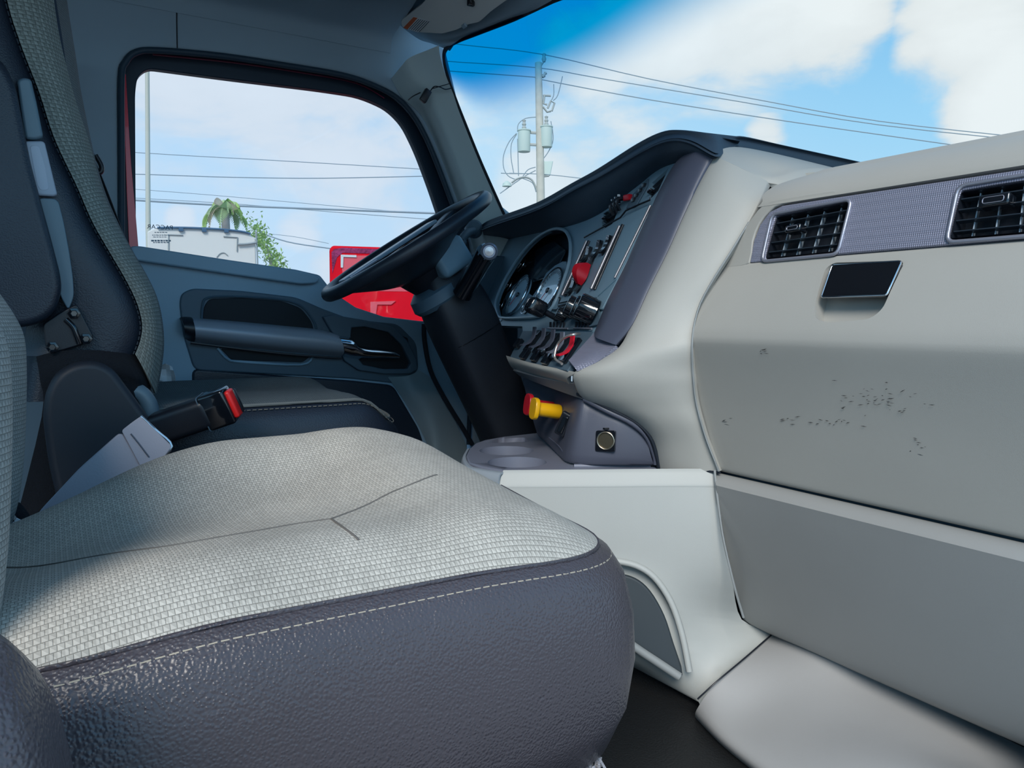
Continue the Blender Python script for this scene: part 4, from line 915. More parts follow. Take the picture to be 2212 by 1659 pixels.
cl = [fY(p[0], p[1], 1.86) for p in path]
rows = []
for k, p in enumerate(path):
    d = (cl[min(k+1, 6)]-cl[max(k-1, 0)]).normalized(); b = d.cross(V((0, 1, 0))).normalized()
    rows.append(sec(cl[k], p[4], p[5], (V((0, 1, 0)), b)))
put('column_shroud', loft_bm(rows, 4, 2, closed=True), mat('column_black', (.014, .018, .027), .5, bump=(500, .4, .001)), colm, 60)
d = (cl[2]-cl[1]).normalized(); b = d.cross(V((0, 1, 0))).normalized()
put('shroud_joint', tube_bm(sec(fY(1012, 720, 1.86), .168, .176, (V((0, 1, 0)), b)), .0010, 5, None, True, 2), blkg, colm, 60)
lathe('column_collar', W0-wn_*.175, wn_, [(.070, 0), (.078, .012), (.074, .04), (.055, .055)], slated, colm, seg=30)
box('upper_shroud', fY(955, 560, 1.84), (.10, .15, .085), panelm, colm, (wa, wb, wn_), .018, 4)
box('shroud_latch', fY(975, 578, 1.80), (.05, .03, .02), slated, colm, (wa, wb, wn_), .004, 2)
s0 = fY(998, 636, 1.76); s1 = fY(1050, 548, 1.68)
st = tube('gear_stalk', [s0, lerp(s0, s1, .3), lerp(s0, s1, .7), s1], [.026, .024, .024, .026], blkg, colm, seg=18, sm=3)
sd = (s1-s0).normalized()
cap = lathe('stalk_cap', s1, sd, [(.026, -.006), (.027, .004), (.022, .016), (0, .02)], mat('cap_slate', (.09, .14, .19), .22), st, seg=8)
bc = fY(1057, 543, 1.65); toE = (EYE-bc).normalized()
lathe('stalk_button_ring', bc, toE, [(.021, -.02), (.021, .0), (.017, .003), (.015, .0)], silverp, st, seg=24)
lathe('stalk_button', bc, toE, [(.0115, -.01), (.011, .004), (0, .005)], steel, st, seg=20)
tube('turn_lever', [fY(965, 600, 1.95), fY(985, 560, 2.03), fY(1003, 520, 2.05)], [.008, .007, .009], slated, colm, seg=10)
# grab handle on the pillar behind the wheel
gh = thing('grab_handle', 'black curved grab handle mounted low on the windshield pillar', 'handle', fY(1015, 500, 2.12))
tube('grip', [fY(1022, 500, 2.11), fY(1008, 505, 2.08), fY(990, 530, 2.06), fY(978, 565, 2.06), fY(970, 610, 2.08)], [.014, .013, .012, .012, .014], slated, gh, seg=12)
lathe('mount', fY(1024, 494, 2.125), (-.3, -.9, .3), [(.028, -.012), (.026, .01), (.016, .02), (0, .02)], slated, gh, seg=20)
# small sensor and wires on the pillar
sm = thing('dash_camera_module', 'small black box with thin wires stuck on the windshield pillar', 'sensor', fY(920, 206, DY-.12))
bm = box_bm(fY(919, 207, DY-.118), (.022, .014, .042), (V((.85, 0, -.5)), V((0, 1, 0)), V((.5, 0, .85))), .003, 2); put('housing', bm, blk, sm, 40)
tube('wire', [fY(882, 216, DY-.06), fY(892, 208, DY-.09), fY(908, 200, DY-.118)], .0017, blk, sm, seg=5)
tube('wire', [fY(930, 196, DY-.122), fY(938, 187, DY-.125), fY(950, 188, DY-.13), fY(962, 193, DY-.13), fY(976, 190, DY-.125)], .0016, blk, sm, seg=5)
tube('wire', [fY(932, 192, DY-.122), fY(946, 188, DY-.13), fY(970, 181, DY-.125)], .0014, blk, sm, seg=5)
# sun visor with warning label
vis = thing('sun_visor', 'light grey folded sun visor with orange and white warning label above the windshield', 'sun visor', fX(980, 30, .98))
VZ = PL3(fX(870, 52, .93), fX(1000, 70, 1.035), fX(1080, -40, 1.02))
vo = VZ.many([(866, 45), (910, 10), (960, -45), (1240, -130), (1180, -60), (1095, 0), (1060, 25), (1035, 48), (1010, 53), (985, 65), (955, 73), (905, 70), (868, 58)])
slab('visor_body', vo, VZ.n, .018, mat('visor_grey', (.68, .68, .66), .7, bump=(1200, .3, .0006)), vis, bev=.006, segs=3, rnd=.01)
lb = slab('warning_label', VZ.many([(894, 37), (931, 46), (903, 70), (871, 60)], .0008), VZ.n, .0006, white, vis); lb['label'] = 'white warning label with orange stripe'
slab('label_stripe', VZ.many([(893, 37), (902, 39), (880, 64), (871, 60)], .0014), VZ.n, .0005, mat('orange_stripe', (.60, .12, .04), .6), lb)
bm = bmesh.new()
for k in range(6):
    a = (904+k*4.5, 41+k*1.0); b_ = (883+k*4.3, 63+k*1.1)
    q = VZ.many([a, (a[0]+1.6, a[1]+.4), (b_[0]+1.6, b_[1]+.4), b_], .0014); bm.faces.new([bm.verts.new(p) for p in q])
put('label_text_lines', bm, mat('label_ink', (.08, .08, .09), .8), lb, 30)
box('visor_clip', VZ.at(1017, 5, .006), (.020, .012, .020), blkg, vis, bev=.003); tube('visor_clip_stem', [VZ.at(1012, -10, .004), VZ.at(1018, 6, .010)], .004, blk, vis, sm=1)
box('visor_tab', VZ.at(1003, 56, .002), (.012, .02, .008), headl, vis, (VZ.n.cross(V((0, 1, 0))).normalized(), V((0, 1, 0)), VZ.n), .003)
# overhead console edge
oc = thing('overhead_console', 'dark overhead storage console with seams above the driver door', 'console', V((.5, 1.9, TOPZ+.02)))
rows = [[fX(150, 10, .06), fX(300, 8, .2)]]
OCO = [V((-.9, 2.10, TOPZ-.005)), V((.55, 2.10, TOPZ-.005)), V((.80, 2.07, TOPZ-.002)), V((.915, 1.95, TOPZ)), V((.955, 1.6, TOPZ+.01)), V((.96, .8, TOPZ+.01)), V((-.9, .8, TOPZ+.01))]
slab('console_body', OCO, (0, 0, -1), .05, mat('console_fabric', (.26, .29, .33), .8, bump=GRAIN), oc, bev=.012, rnd=.05)
tube('console_seam', [V((.70, 2.085, TOPZ-.006)), V((.78, 1.95, TOPZ-.007)), V((.82, 1.6, TOPZ-.003)), V((.84, 1.0, TOPZ+.002))], .0016, blk, oc, seg=5)
tube('console_seam', [V((.74, 1.98, TOPZ-.007)), V((.62, 1.85, TOPZ-.007)), V((.55, 1.6, TOPZ-.004)), V((.55, 1.0, TOPZ+.002))], .0014, blk, oc, seg=5)
# ------------------------------------------------------------------ seats
def pad_seat(parent, X0, X1, Y0, Y1, zs, crown, low, mtop, mside, dome=.035, n=5.0, N=44, side=((.010, -.010), (.020, -.04), (.024, -.09), (.018, -.15), (.0, -.20)), names=('cushion_fabric', 'cushion_side')):
    """seat cushion: fabric top over a leather wall; zs(x, y) = seam height, crown(s, t) adds the upholstered relief"""
    bm = bmesh.new(); uvl = bm.loops.layers.uv.verify(); g = []
    hx, hy, cx, cy = (X1-X0)/2, (Y1-Y0)/2, (X0+X1)/2, (Y0+Y1)/2
    def plan(s, t, grow=0):
        m = max(abs(s), abs(t))
        if m < 1e-6: return cx, cy, 0
        r = (abs(s/m)**n+abs(t/m)**n)**(-1/n)
        return cx+s*r*(hx+grow), cy+t*r*(hy+grow), m
    ks = [math.sin(math.pi/2*(2*i/N-1)) for i in range(N+1)]
    for t in ks:
        row = []
        for s in ks:
            x, y, m = plan(s, t); z = zs(x, y)+dome*(1-m**6)+crown((x-cx)/hx, (y-cy)/hy)*(1-m**8); row.append(bm.verts.new((x, y, z)))
        g.append(row)
    for j in range(N):
        for i in range(N):
            f = bm.faces.new((g[j][i], g[j][i+1], g[j+1][i+1], g[j+1][i]))
            for l in f.loops: l[uvl].uv = (l.vert.co.x, l.vert.co.y)
    top = put(names[0], bm, mtop, parent, 80)
    bm = bmesh.new(); M = 160; rings = []
    for o, dz in ((-.003, .0),)+tuple(side):
        ring = []
        for k in range(M):
            a = 2*math.pi*k/M; ca, sa_ = math.cos(a), math.sin(a); m = max(abs(ca), abs(sa_)); x, y, _ = plan(ca/m, sa_/m, o); zz = zs(*plan(ca/m, sa_/m)[:2])
            ring.append(bm.verts.new((x, y, zz+dz if dz > low+.01 else zz+dz)))
        rings.append(ring)
    for A, B in zip(rings, rings[1:]):
        for k in range(M): bm.faces.new((A[k], A[(k+1) % M], B[(k+1) % M], B[k]))
    bm.faces.new(rings[-1])
    s_ = put(names[1], bm, mside, parent, 80)
    def rim(a0, a1, cnt=24, grow=0, dz=0):
        out = []
        for k in range(cnt+1):
            a = math.radians(lerp(a0, a1, k/cnt)); ca, sa_ = math.cos(a), math.sin(a); m = max(abs(ca), abs(sa_)); x, y, _ = plan(ca/m, sa_/m, grow); out.append(V((x, y, zs(*plan(ca/m, sa_/m)[:2])+dz)))
        return out
    return top, s_, rim
# passenger seat, nearest the camera
ps = thing('passenger_seat', 'large pale grey woven passenger seat with black leather side in the foreground', 'seat', V((.25, .85, .05)))
def sst(x, a, b): t = max(0, min(1, (x-a)/(b-a))); return t*t*(3-2*t)
def zs1(x, y):
    z = ZC-.226-.010*sst(x, .30, .50)
    z += .0*y
    z -= .012*sst(-x, -.12, .05)+.055*sst(-x, -.20, .06)*sst(y, .72, 1.05)
    z += .018*sst(y, .70, 1.0)
    return z
def crown1(s, t):
    # t=-1 door side, +1 inboard; s=+1 front
    x = .23+s*.28; y = .855+t*.255
    b = .024*math.exp(-((t-.62)/.26)**2) + .006*math.exp(-((t+.80)/.20)**2)
    v = -.020*math.exp(-((t+.05)/.42)**2)*(1-sst(s, .0, .55))
    fr = .012*sst(s, .25, .6)*(1-sst(s, .75, 1.0))
    seam = 0
    return b*(1-.5*sst(s, .3, .9))+v+fr
top1, side1, rim1 = pad_seat(ps, -.12, .515, .592, 1.125, zs1, crown1, -.2, fab, leather, dome=.034, n=5.5, N=64,
    side=((.010, -.008), (.022, -.03), (.030, -.07), (.032, -.12), (.026, -.17), (.010, -.215), (-.03, -.235)))
EPS = 1e-3
# sewn seams in the cover, pressed into the fabric, with piping and stitching
def surf(x, y, top, dz=.0008):
    best = None
    o = top; lo = V((x, y, 3))-o.matrix_world.translation
    mw = V((x, y, 3)) - WLOC(o)
    hit, loc, nn, i = o.ray_cast(mw, V((0, 0, -1)))
    return (loc+WLOC(o)+V((0, 0, dz))) if hit else None
def WLOC(o):
    v = o.location.copy(); p = o.parent
    while p: v = v+p.location; p = p.parent
    return v
bpy.context.view_layer.update()
def onfab(pxs, top, zg, dz=.0):
    """photo pixels of a seam -> points lying on the cushion"""
    out = []
    for px, py in pxs:
        p = fZ(px, py, zg); 
        for _ in range(6):
            q = surf(p.x, p.y, top, dz)
            if q is None: break
            p = fZ(px, py, q.z)
        q = surf(p.x, p.y, top, dz)
        if q is not None: out.append(q)
    return out
def fol(pts, top, dz=0, n=8):
    P = cr(pts, n); return [q for q in (surf(p.x, p.y, top, dz) for p in P) if q]
s1_ = onfab([(10, 1226), (150, 1212), (350, 1182), (520, 1153), (640, 1132), (716, 1121)], top1, ZC-.22)
s2_ = onfab([(716, 1121), (760, 1105), (830, 1072), (900, 1043), (944, 1026)], top1, ZC-.21)
s3_ = onfab([(716, 1121), (745, 1142), (775, 1170), (802, 1203)], top1, ZC-.22)
s4_ = onfab([(150, 1408), (240, 1385), (420, 1325), (620, 1262), (802, 1203), (930, 1178)], top1, ZC-.21)
thr = mat('seam_shadow', (.13, .12, .11), .95); thl = mat('seam_piping', (.42, .41, .37), .95)
for s in (s1_, s2_, s3_):
    if len(s) > 1: tube('cushion_seam', fol(s, top1, -.0006), .0017, thr, ps, seg=6, sm=1)
tube('edge_piping', rim1(-158, 6, 50, .000, -.001), .0022, leather, ps, seg=6, sm=1)
stitches('edge_stitching', rim1(-158, 6, 50, .0105, -.0105), .0010, cream, ps)
slab('seat_pan', [V((-.12, .62, ZC-.46)), V((.44, .62, ZC-.46)), V((.44, 1.09, ZC-.46)), V((-.12, 1.09, ZC-.46))], (0, 0, 1), .05, blk, ps, bev=.01)
box('seat_pedestal', (.16, .86, (ZC-.50)/2), (.44, .40, ZC-.52), blk, ps, bev=.03)
fl = mat('grey_felt', (.40, .40, .44), 1.0, bump=(700, 1, .006), vary=.3)
bm = bmesh.new(); random.seed(5)
for k in range(160):
    c = fX(random.uniform(1240, 1318), 0, .46); yy = random.uniform(.60, .66); xx = random.uniform(.40, .475); z0 = ZC-.455
    tube_bm([V((xx, yy, z0)), V((xx+random.uniform(-.012, .012), yy+random.uniform(-.012, .004), z0-random.uniform(.01, .03)))], .0018, 4, bm, sm=1)
o = put('felt_underside', bm, fl, ps, 60); o['kind'] = 'stuff'
# backrest
def backrest(parent, prof, Y0, Y1, mfront, mside, bol=.05, depth=.16, nm='backrest', split=.03):
    """prof: (z, x) of the front bolster line going up"""
    fr, sd1, sd2, bk = [], [], [], []
    for z, x in prof:
        a = [V((x-.02, Y0+split*.2, z)), V((x-.002, Y0+split, z)), V((x+.004, Y0+split+.03, z)), V((x-.01, Y0+bol+.05, z)), V((x-bol*.9, Y0+bol+.11, z)), V((x-bol, (Y0+Y1)/2, z)), V((x-bol*.9, Y1-bol-.11, z)), V((x-.01, Y1-bol-.05, z)), V((x+.004, Y1-split-.03, z)), V((x-.002, Y1-split, z)), V((x-.02, Y1-split*.2, z))]
        fr.append(a)
        sd1.append([V((x-.018, Y0+split*.2-.001, z)), V((x-.05, Y0-.010, z)), V((x-.11, Y0-.014, z)), V((x-.18, Y0, z)), V((x-.23, Y0+.03, z)), V((x-.25, (Y0+Y1)/2, z)), V((x-.23, Y1-.03, z)), V((x-.18, Y1, z)), V((x-.11, Y1+.014, z)), V((x-.05, Y1+.01, z)), V((x-.018, Y1-split*.2+.001, z))])
    loft('backrest_fabric', fr, mfront, parent, n=4, nu=5, thick=.004, smooth=80, ref=(3, (Y0+Y1)/2, prof[len(prof)//2][0]))
    loft('backrest_shell', sd1, mside, parent, n=4, nu=5, thick=.004, smooth=80, ref=(-.1, (Y0+Y1)/2-3, 1))
def bx(px, py, Y): p = fY(px, py, Y); return (p.z, p.x)
pp = [bx(10, 1150, 1.08), bx(32, 1080, 1.08), bx(44, 980, 1.08), bx(48, 880, 1.08), bx(49, 800, 1.08), bx(44, 730, 1.08), bx(22, 680, 1.08), bx(-20, 620, 1.08), bx(-80, 540, 1.08), bx(-140, 440, 1.08), bx(-170, 300, 1.08)]
backrest(ps, pp, .60, 1.13, fab2, leatherf)
# outboard recliner cover at the lower left corner
rb = [[V((x, y, z)) for x, y, z in r] for r in (
    [(-.20, .44, .02), (-.20, .40, .04), (-.20, .395, .30), (-.20, .41, .47), (-.20, .455, .555), (-.20, .52, .50), (-.20, .53, .02)],
    [(-.06, .44, .02), (-.06, .39, .04), (-.06, .385, .30), (-.06, .40, .47), (-.06, .455, .555), (-.06, .52, .50), (-.06, .53, .02)],
    [(-.015, .44, .02), (-.015, .40, .04), (-.015, .398, .30), (-.018, .41, .46), (-.022, .45, .535), (-.018, .51, .48), (-.015, .525, .02)],
    [(.0, .455, .02), (.0, .425, .04), (.0, .42, .30), (.0, .43, .43), (-.006, .46, .49), (.0, .50, .44), (.0, .515, .02)],
    [(.004, .47, .05), (.004, .46, .08), (.004, .455, .30), (.004, .46, .40), (.002, .47, .43), (.004, .48, .40), (.004, .485, .05)])]
loft('recliner_cover', rb, leather, ps, n=4, nu=5, closed=True, smooth=70)
# inboard buckle in its grey sleeve
BP = PL(V((.1, 1.19, .4)), (-.12, -1, .25))
sv = slab('buckle_sleeve', BP.many([(262, 930), (322, 1030), (250, 1080), (150, 1140), (52, 1150), (88, 1100), (172, 1010)]), BP.n, .03, slv, ps, bev=.007, rnd=.01)
sh_ = slab('buckle_head', BP.many([(305, 898), (372, 964), (318, 1036), (262, 930), (285, 912)], .003), BP.n, .030, slv, ps, bev=.004, rnd=.004)
tube('sleeve_slot', BP.many([(283, 937), (300, 958), (322, 987)], .004), .0012, char, sh_, seg=5)
tube('head_edge', BP.many([(304, 899), (338, 930), (371, 964), (340, 1000)], .001), .0022, steel, sh_, seg=6)
# webbing tail and paper tag by the hinge
tg = thing('seat_belt_anchor', 'black belt webbing with a white tag in the gap beside the passenger backrest', 'seat belt', fY(30, 1120, 1.14))
tube('webbing', [fY(-30, 1080, 1.12), fY(10, 1112, 1.13), fY(38, 1150, 1.14)], .012, blk, tg, seg=8, flat=.2)
tube('webbing', [fY(30, 1090, 1.16), fY(52, 1118, 1.15), fY(60, 1150, 1.14)], .010, fuzzy, tg, seg=8, flat=.3)
box('white_tag', fY(40, 1133, 1.125), (.014, .004, .012), white, tg, (V((.8, 0, -.6)), V((0, 1, 0)), V((.6, 0, .8))), .001)
# ------------------------------------------------------------------ driver seat
ds = thing('driver_seat', 'driver seat in dark leather with grey woven front, seen side-on behind the steering wheel', 'seat', V((.4, 1.9, .05)))
def zs2(x, y): return fY(700, 868, 1.64).z-.006*sst(x, .2, .45)*0-.055*sst(x, .56, .68)**2-.0*y+.010*sst(y, 1.7, 1.9)
top2, side2, rim2 = pad_seat(ds, .10, .700, 1.645, 2.16, zs2, lambda s, t: .010*math.exp(-((t-.65)/.25)**2)+.004*math.exp(-((t+.75)/.2)**2)-.01*math.exp(-(t/.4)**2), -.2, fabd, leatherf, dome=.008, n=4.5, N=44,
    side=((.008, -.008), (.022, -.03), (.028, -.07), (.024, -.13), (.0, -.19)))
tube('edge_piping', rim2(-170, 20, 60, .004, .001), .0036, mat('pale_piping', (.20, .21, .20), .9), ds, seg=6, sm=1)
stitches('edge_stitching', rim2(-160, 8, 50, .013, -.008), .0011, mat('dim_thread', (.22, .21, .18), .9), ds, .007, .004)
bpy.context.view_layer.update()
box('seat_pedestal', (.38, 1.90, .19), (.42, .36, .36), fuzzy, ds, bev=.03)
# backrest: near bolster follows the photo's outline
DB = [(336, 850), (346, 800), (352, 745), (348, 690), (336, 640), (312, 590), (280, 535), (252, 480), (226, 420), (204, 350), (186, 270), (170, 190), (158, 110), (145, 30), (132, -60)]
dp = [bx(a, b, 1.72) for a, b in DB]
backrest(ds, dp, 1.655, 2.155, fabd, leatherf, bol=.03, split=.055)
# side seam between leather and weave
SS = [(292, 765), (303, 735), (307, 700), (296, 655), (272, 605), (240, 550), (200, 480), (165, 400), (118, 300), (85, 200), (50, 110), (20, 20), (0, -70)]
Sp = [fY(a, b, 1.640) for a, b in SS]
inner = []
for (a, b), (c, d) in zip(SS, [(336, 850), (350, 760), (349, 705), (338, 645), (318, 600), (286, 545), (246, 470), (216, 395), (194, 310), (166, 225), (142, 135), (126, 50), (110, -60)]):
    p = fY(a, b, 1.622); q = fY(c, d, 1.665); inner.append([p, lerp(p, q, .3)+V((0, -.016, 0)), lerp(p, q, .7)+V((.0, -.020, 0)), q])
loft('bolster_weave', inner, mat('bolster_weave', (.26, .29, .27), .95, uv=True, fabric=(70, .5, .35), vary=.1), ds, n=4, nu=4, thick=.003, smooth=80)
bl = []
for k, (a, b) in enumerate(SS): p = fY(a, b, 1.640); bl.append([p, p+V((-.035, -.020, 0)), p+V((-.09, -.022, 0)), p+V((-.15, -.010, 0)), p+V((-.19, .02, 0))])
loft('side_bolster', bl, leatherf, ds, n=4, nu=4, thick=.003, smooth=80)
stitches('bolster_stitching', [fY(a-4, b, 1.632) for a, b in SS], .0013, mat('slate_thread', (.05, .07, .09), .9), ds, .006, .003)
# smooth outer edge of the shoulder bolster
eg = [[fY(a, b, 1.70), fY((a+c)/2, b, 1.74), fY(c, b, 1.80)] for a, b, c in ((100, -70, 128), (108, 0, 132), (118, 80, 142), (128, 150, 150), (142, 230, 158), (158, 290, 168), (170, 330, 173))]
loft('shoulder_edge', eg, mat('slate_smooth', (.30, .38, .45), .4, bump=GRAIN), ds, n=4, nu=4, thick=.004, smooth=80)
# armrests folded up
def armrest(dx, dy, y, sub):
    f = lambda l, o=0: [fY(a+dx, b+dy, y+o) for a, b in l]
    ar = slab('armrest' if True else '', f([(-160, 60), (-40, 95), (8, 130), (34, 185), (48, 260), (66, 350), (90, 440), (112, 520), (130, 590), (134, 625), (122, 668), (98, 692), (60, 706), (20, 708), (-80, 690), (-170, 560)]), (0, -1, 0), .07, leatherf, ds, bev=.022, segs=5, rnd=.02)
    ar['label'] = sub
    a1 = f([(36, 172), (52, 166), (67, 170), (80, 225), (94, 296), (76, 302), (54, 300), (44, 235)], .030)
    slab('armrest_cap', a1, (0, -1, 0), .035, mat('slate_satin', (.12, .19, .24), .35, bump=GRAIN), ar, bev=.006, rnd=.006)
    a2 = f([(52, 304), (96, 304), (110, 362), (124, 420), (116, 424), (80, 422), (70, 410), (60, 360)], .026)
    lv = slab('armrest_lever', a2, (0, -1, 0), .035, mat('pale_lever', (.38, .43, .52), .4), ar, bev=.004, rnd=.006)
    slab('lever_recess', f([(64, 314), (84, 314), (98, 360), (106, 410), (88, 412), (80, 400), (70, 350)], .0255), (0, -1, 0), .003, mat('lever_inset', (.45, .50, .60), .4), lv, bev=.001, rnd=.006)
    a3 = f([(80, 427), (125, 429), (138, 480), (150, 545), (158, 600), (160, 640), (148, 672), (130, 640), (112, 560), (98, 500)], .030)
    slab('armrest_hinge', a3, (0, -1, 0), .035, MATS['slate_satin'], ar, bev=.006, rnd=.01)
armrest(0, 0, 1.575, 'inboard armrest folded up')
ob = slab('outboard_armrest', [fY(a, b, 2.14) for a, b in [(160, 285), (172, 290), (190, 328), (206, 330), (210, 400), (206, 428), (190, 425), (170, 380)]], (0, -1, 0), .05, MATS['slate_satin'], ds, bev=.008, rnd=.01)
tube('armrest_lever', [fY(206, 335, 2.13), fY(219, 358, 2.13), fY(217, 372, 2.13), fY(205, 372, 2.13)], .006, blk, ob, seg=8)
# hinge bracket, carpet boot, recliner cover, buckle
br_ = slab('hinge_bracket', [fY(a, b, 1.60) for a, b in [(98, 750), (92, 700), (130, 675), (166, 656), (202, 726), (200, 738), (140, 756), (108, 764)]], (0, -1, 0), .012, blk, ds, bev=.003, rnd=.006)
for a, b in ((160, 677), (186, 732), (113, 750)): lathe('bolt', fY(a, b, 1.597), (0, -1, 0), [(.011, 0), (.010, .005), (.006, .006), (.005, .003), (0, .003)], blkg, br_, seg=6)
tube('pressed_rib', [fY(142, 690, 1.597), fY(158, 706, 1.595), (fY(166, 725, 1.595)), fY(172, 742, 1.597)], .005, blkg, br_, seg=8)
bt = [[fY(78, 770, 1.63), fY(130, 758, 1.60), fY(200, 756, 1.60), fY(260, 762, 1.62), fY(312, 768, 1.66)], [fY(86, 820, 1.62), fY(150, 800, 1.585), fY(220, 790, 1.585), fY(290, 810, 1.60), fY(325, 820, 1.66)], [fY(90, 900, 1.63), fY(150, 880, 1.60), fY(230, 870, 1.60), fY(300, 860, 1.62), fY(326, 860, 1.66)], [fY(20, 1180, 1.63), fY(120, 1180, 1.60), fY(230, 1180, 1.60), fY(330, 1100, 1.62), fY(380, 1000, 1.66)]]
loft('carpet_boot', bt, fuzzy, ds, n=4, nu=4, thick=.01, smooth=80)
slab('recliner_cover', [fY(a, b, 1.55) for a, b in [(92, 900), (98, 850), (120, 808), (160, 783), (208, 779), (245, 796), (285, 850), (332, 915), (352, 975), (330, 1040), (250, 1110), (130, 1110), (104, 1000)]], (0, -1, 0), .06, mat('cover_black', (.020, .024, .034), .5, bump=GRAIN), ds, bev=.014, segs=4, rnd=.03)
tube('release_lever', [fY(270, 842, 1.63), fY(300, 848, 1.63), fY(320, 872, 1.63), fY(326, 900, 1.63)], .017, MATS['slate_satin'], ds, seg=10)
b0 = fY(345, 925, 1.57); b1 = fY(500, 872, 1.50)
bd = (b1-b0).normalized(); bu = V((0, -1, 0)).cross(bd).normalized(); bu = bu if bu.z > 0 else -bu; bn = bd.cross(bu).normalized()
bk_ = put('buckle_stalk', box_bm(lerp(b0, b1, .32), ((b1-b0).length*.85, .052, .060), (bd, bn, bu), .014, 4), blk, ds, 60)
hd2 = put('buckle_housing', box_bm(lerp(b0, b1, .83), ((b1-b0).length*.36, .046, .068), (bd, bn, bu), .006, 3), blkg, ds, 60)
put('release_button', box_bm(b1+bd*.004, (.012, .030, .054), (bd, bn, bu), .005, 3), mat('button_red', (.85, .02, .02), .4), hd2, 60)['label'] = 'red release button'
put('latch_slot', box_bm(b1+bd*.009+bn*(.011 if bn.y > 0 else -.011), (.008, .010, .046), (bd, bn, bu), .001, 1), blk, hd2, 60)
tube('housing_joint', roundc([lerp(b0, b1, .66)+bn*(.0232*i)+bu*(.0342*j) for i, j in ((-1, -1), (1, -1), (1, 1), (-1, 1))], .006, 2), .0012, slated, hd2, seg=5, closed=True, sm=1)
# crumpled white paper behind the seat
pa = thing('crumpled_paper', 'crumpled white paper wedged between driver seat and door', 'paper', fY(358, 810, 2.2))
rows = [[fY(345, 790, 2.2), fY(358, 786, 2.17), fY(372, 792, 2.2)], [fY(342, 810, 2.18), fY(360, 812, 2.21), fY(378, 812, 2.17)], [fY(345, 832, 2.2), fY(362, 836, 2.16), fY(380, 838, 2.2)], [fY(352, 846, 2.18), fY(366, 850, 2.2), fY(382, 850, 2.17)]]
loft('sheet', rows, white, pa, n=2, nu=2, thick=.002, smooth=20)
# seat belt on the door pillar
sb = thing('seat_belt', 'black driver seat belt strap running down the pillar from its loop', 'seat belt', fY(220, 420, 2.2))
tube('strap', [fY(158, 195, 2.19), fY(166, 260, 2.19), fY(200, 340, 2.19), fY(240, 440, 2.19), fY(296, 590, 2.19)], .022, mat('webbing', (.012, .02, .03), .8, bump=(700, .5, .001)), sb, seg=8, flat=.12)
lathe('belt_loop', fY(154, 206, 2.2), (0, -1, 0), [(.020, 0), (.018, .02), (.008, .026), (0, .026)], blk, sb, seg=18)
# ------------------------------------------------------------------ outside
GZ = ZC-2.15
asph = mat('asphalt', (.30, .30, .29), .9, bump=(8, .3, .02), vary=.15, vscale=.4)
gd = slab('floor_ground' if False else 'ground', [V((-90, -90, GZ)), V((150, -90, GZ)), V((150, 150, GZ)), V((-90, 150, GZ))], (0, 0, 1), .3, asph)
tag(gd, 'pale asphalt truck yard outside the cab', kind='structure')
hazy = lambda n, c, r=.8: mat(n, c, r)
polem = mat('pale_wood', (.66, .62, .54), .9, vary=.1); tank = mat('transformer_grey', (.68, .78, .72), .6); wirem = mat('cable_grey', (.34, .41, .46), .8); ins = mat('porcelain', (.50, .52, .50), .5)
PX = 26.0
def q(px, py, d=PX): r = ray(px, py); return EYE+r*d
k = PX/F
up_ = thing('utility_pole', 'pale wooden utility pole with two transformers beyond the windshield', 'utility pole', V((q(1172, 690).x, q(1172, 690).y, GZ)))
bp = q(1170, 690); bp.z = GZ; tube('pole', [bp, q(1168, 435), q(1166, 290), q(1163, 136)], [.17, .14, .13, .115], polem, up_, seg=14, sm=1)
def transformer(cx, top_, bot, w, lab):
    c = q(cx, bot); h = (bot-top_)*k; r = w*k/2
    t = lathe('transformer', c, (0, 0, 1), [(r*.92, 0), (r*.96, .03), (r*.96, h*.93), (r*1.06, h*.93), (r*1.06, h*.97), (r*.8, h), (0, h)], tank, up_, seg=26); t['label'] = lab
    lathe('bushing', c+V((0, 0, h)), (0, 0, 1), [(r*.28, 0), (r*.36, .06), (r*.22, .12), (r*.34, .17), (r*.2, .24), (r*.3, .3), (0, .34)], ins, t, seg=14)
    return t
transformer(1132, 281, 328, 28, 'left transformer can'); transformer(1180, 273, 318, 27, 'right transformer can')
for y_ in (286, 312): tube('bracket', [q(1144, y_), q(1158, y_+1)], .05, ins, up_, seg=6, sm=1)
fl_ = slab('flood_lamp', [q(1172, 348), q(1195, 347), q(1189, 378), q(1168, 378)], -fw, .15, tank, up_, bev=.03); tube('bracket', [q(1168, 382), q(1186, 380)], .03, ins, up_, seg=6, sm=1)
tube('lamp_arm', [q(1105, 395), q(1118, 386), q(1135, 383), (q(1150, 390)), q(1160, 412)], .035, ins, up_, seg=6)
lathe('street_lamp_head', q(1095, 400), (0, 0, 1), [(0, -.05), (.16, -.04), (.14, .06), (.03, .14), (0, .15)], tank, up_, seg=16)
lathe('top_insulator', q(1175, 134), (0, 0, 1), [(.05, 0), (.08, .1), (.05, .18), (.07, .26), (0, .3)], ins, up_, seg=10); tube('bracket', [q(1167, 145), q(1175, 132)], .03, ins, up_, seg=6, sm=1)
lathe('side_insulator', q(1172, 167), (.6, 0, .8), [(.04, 0), (.07, .08), (.04, .14), (.06, .2), (0, .24)], ins, up_, seg=10)
for l in ([(1173, 206), (1190, 207)], [(1176, 207), (1174, 224), (1182, 226)], [(1183, 234), (1190, 218), (1198, 223), (1192, 240)], [(1168, 230), (1174, 232), (1182, 242), (1190, 240)]):
    tube('cutout_fuse', [q(*a) for a in l], .035, ins, up_, seg=6, sm=1)
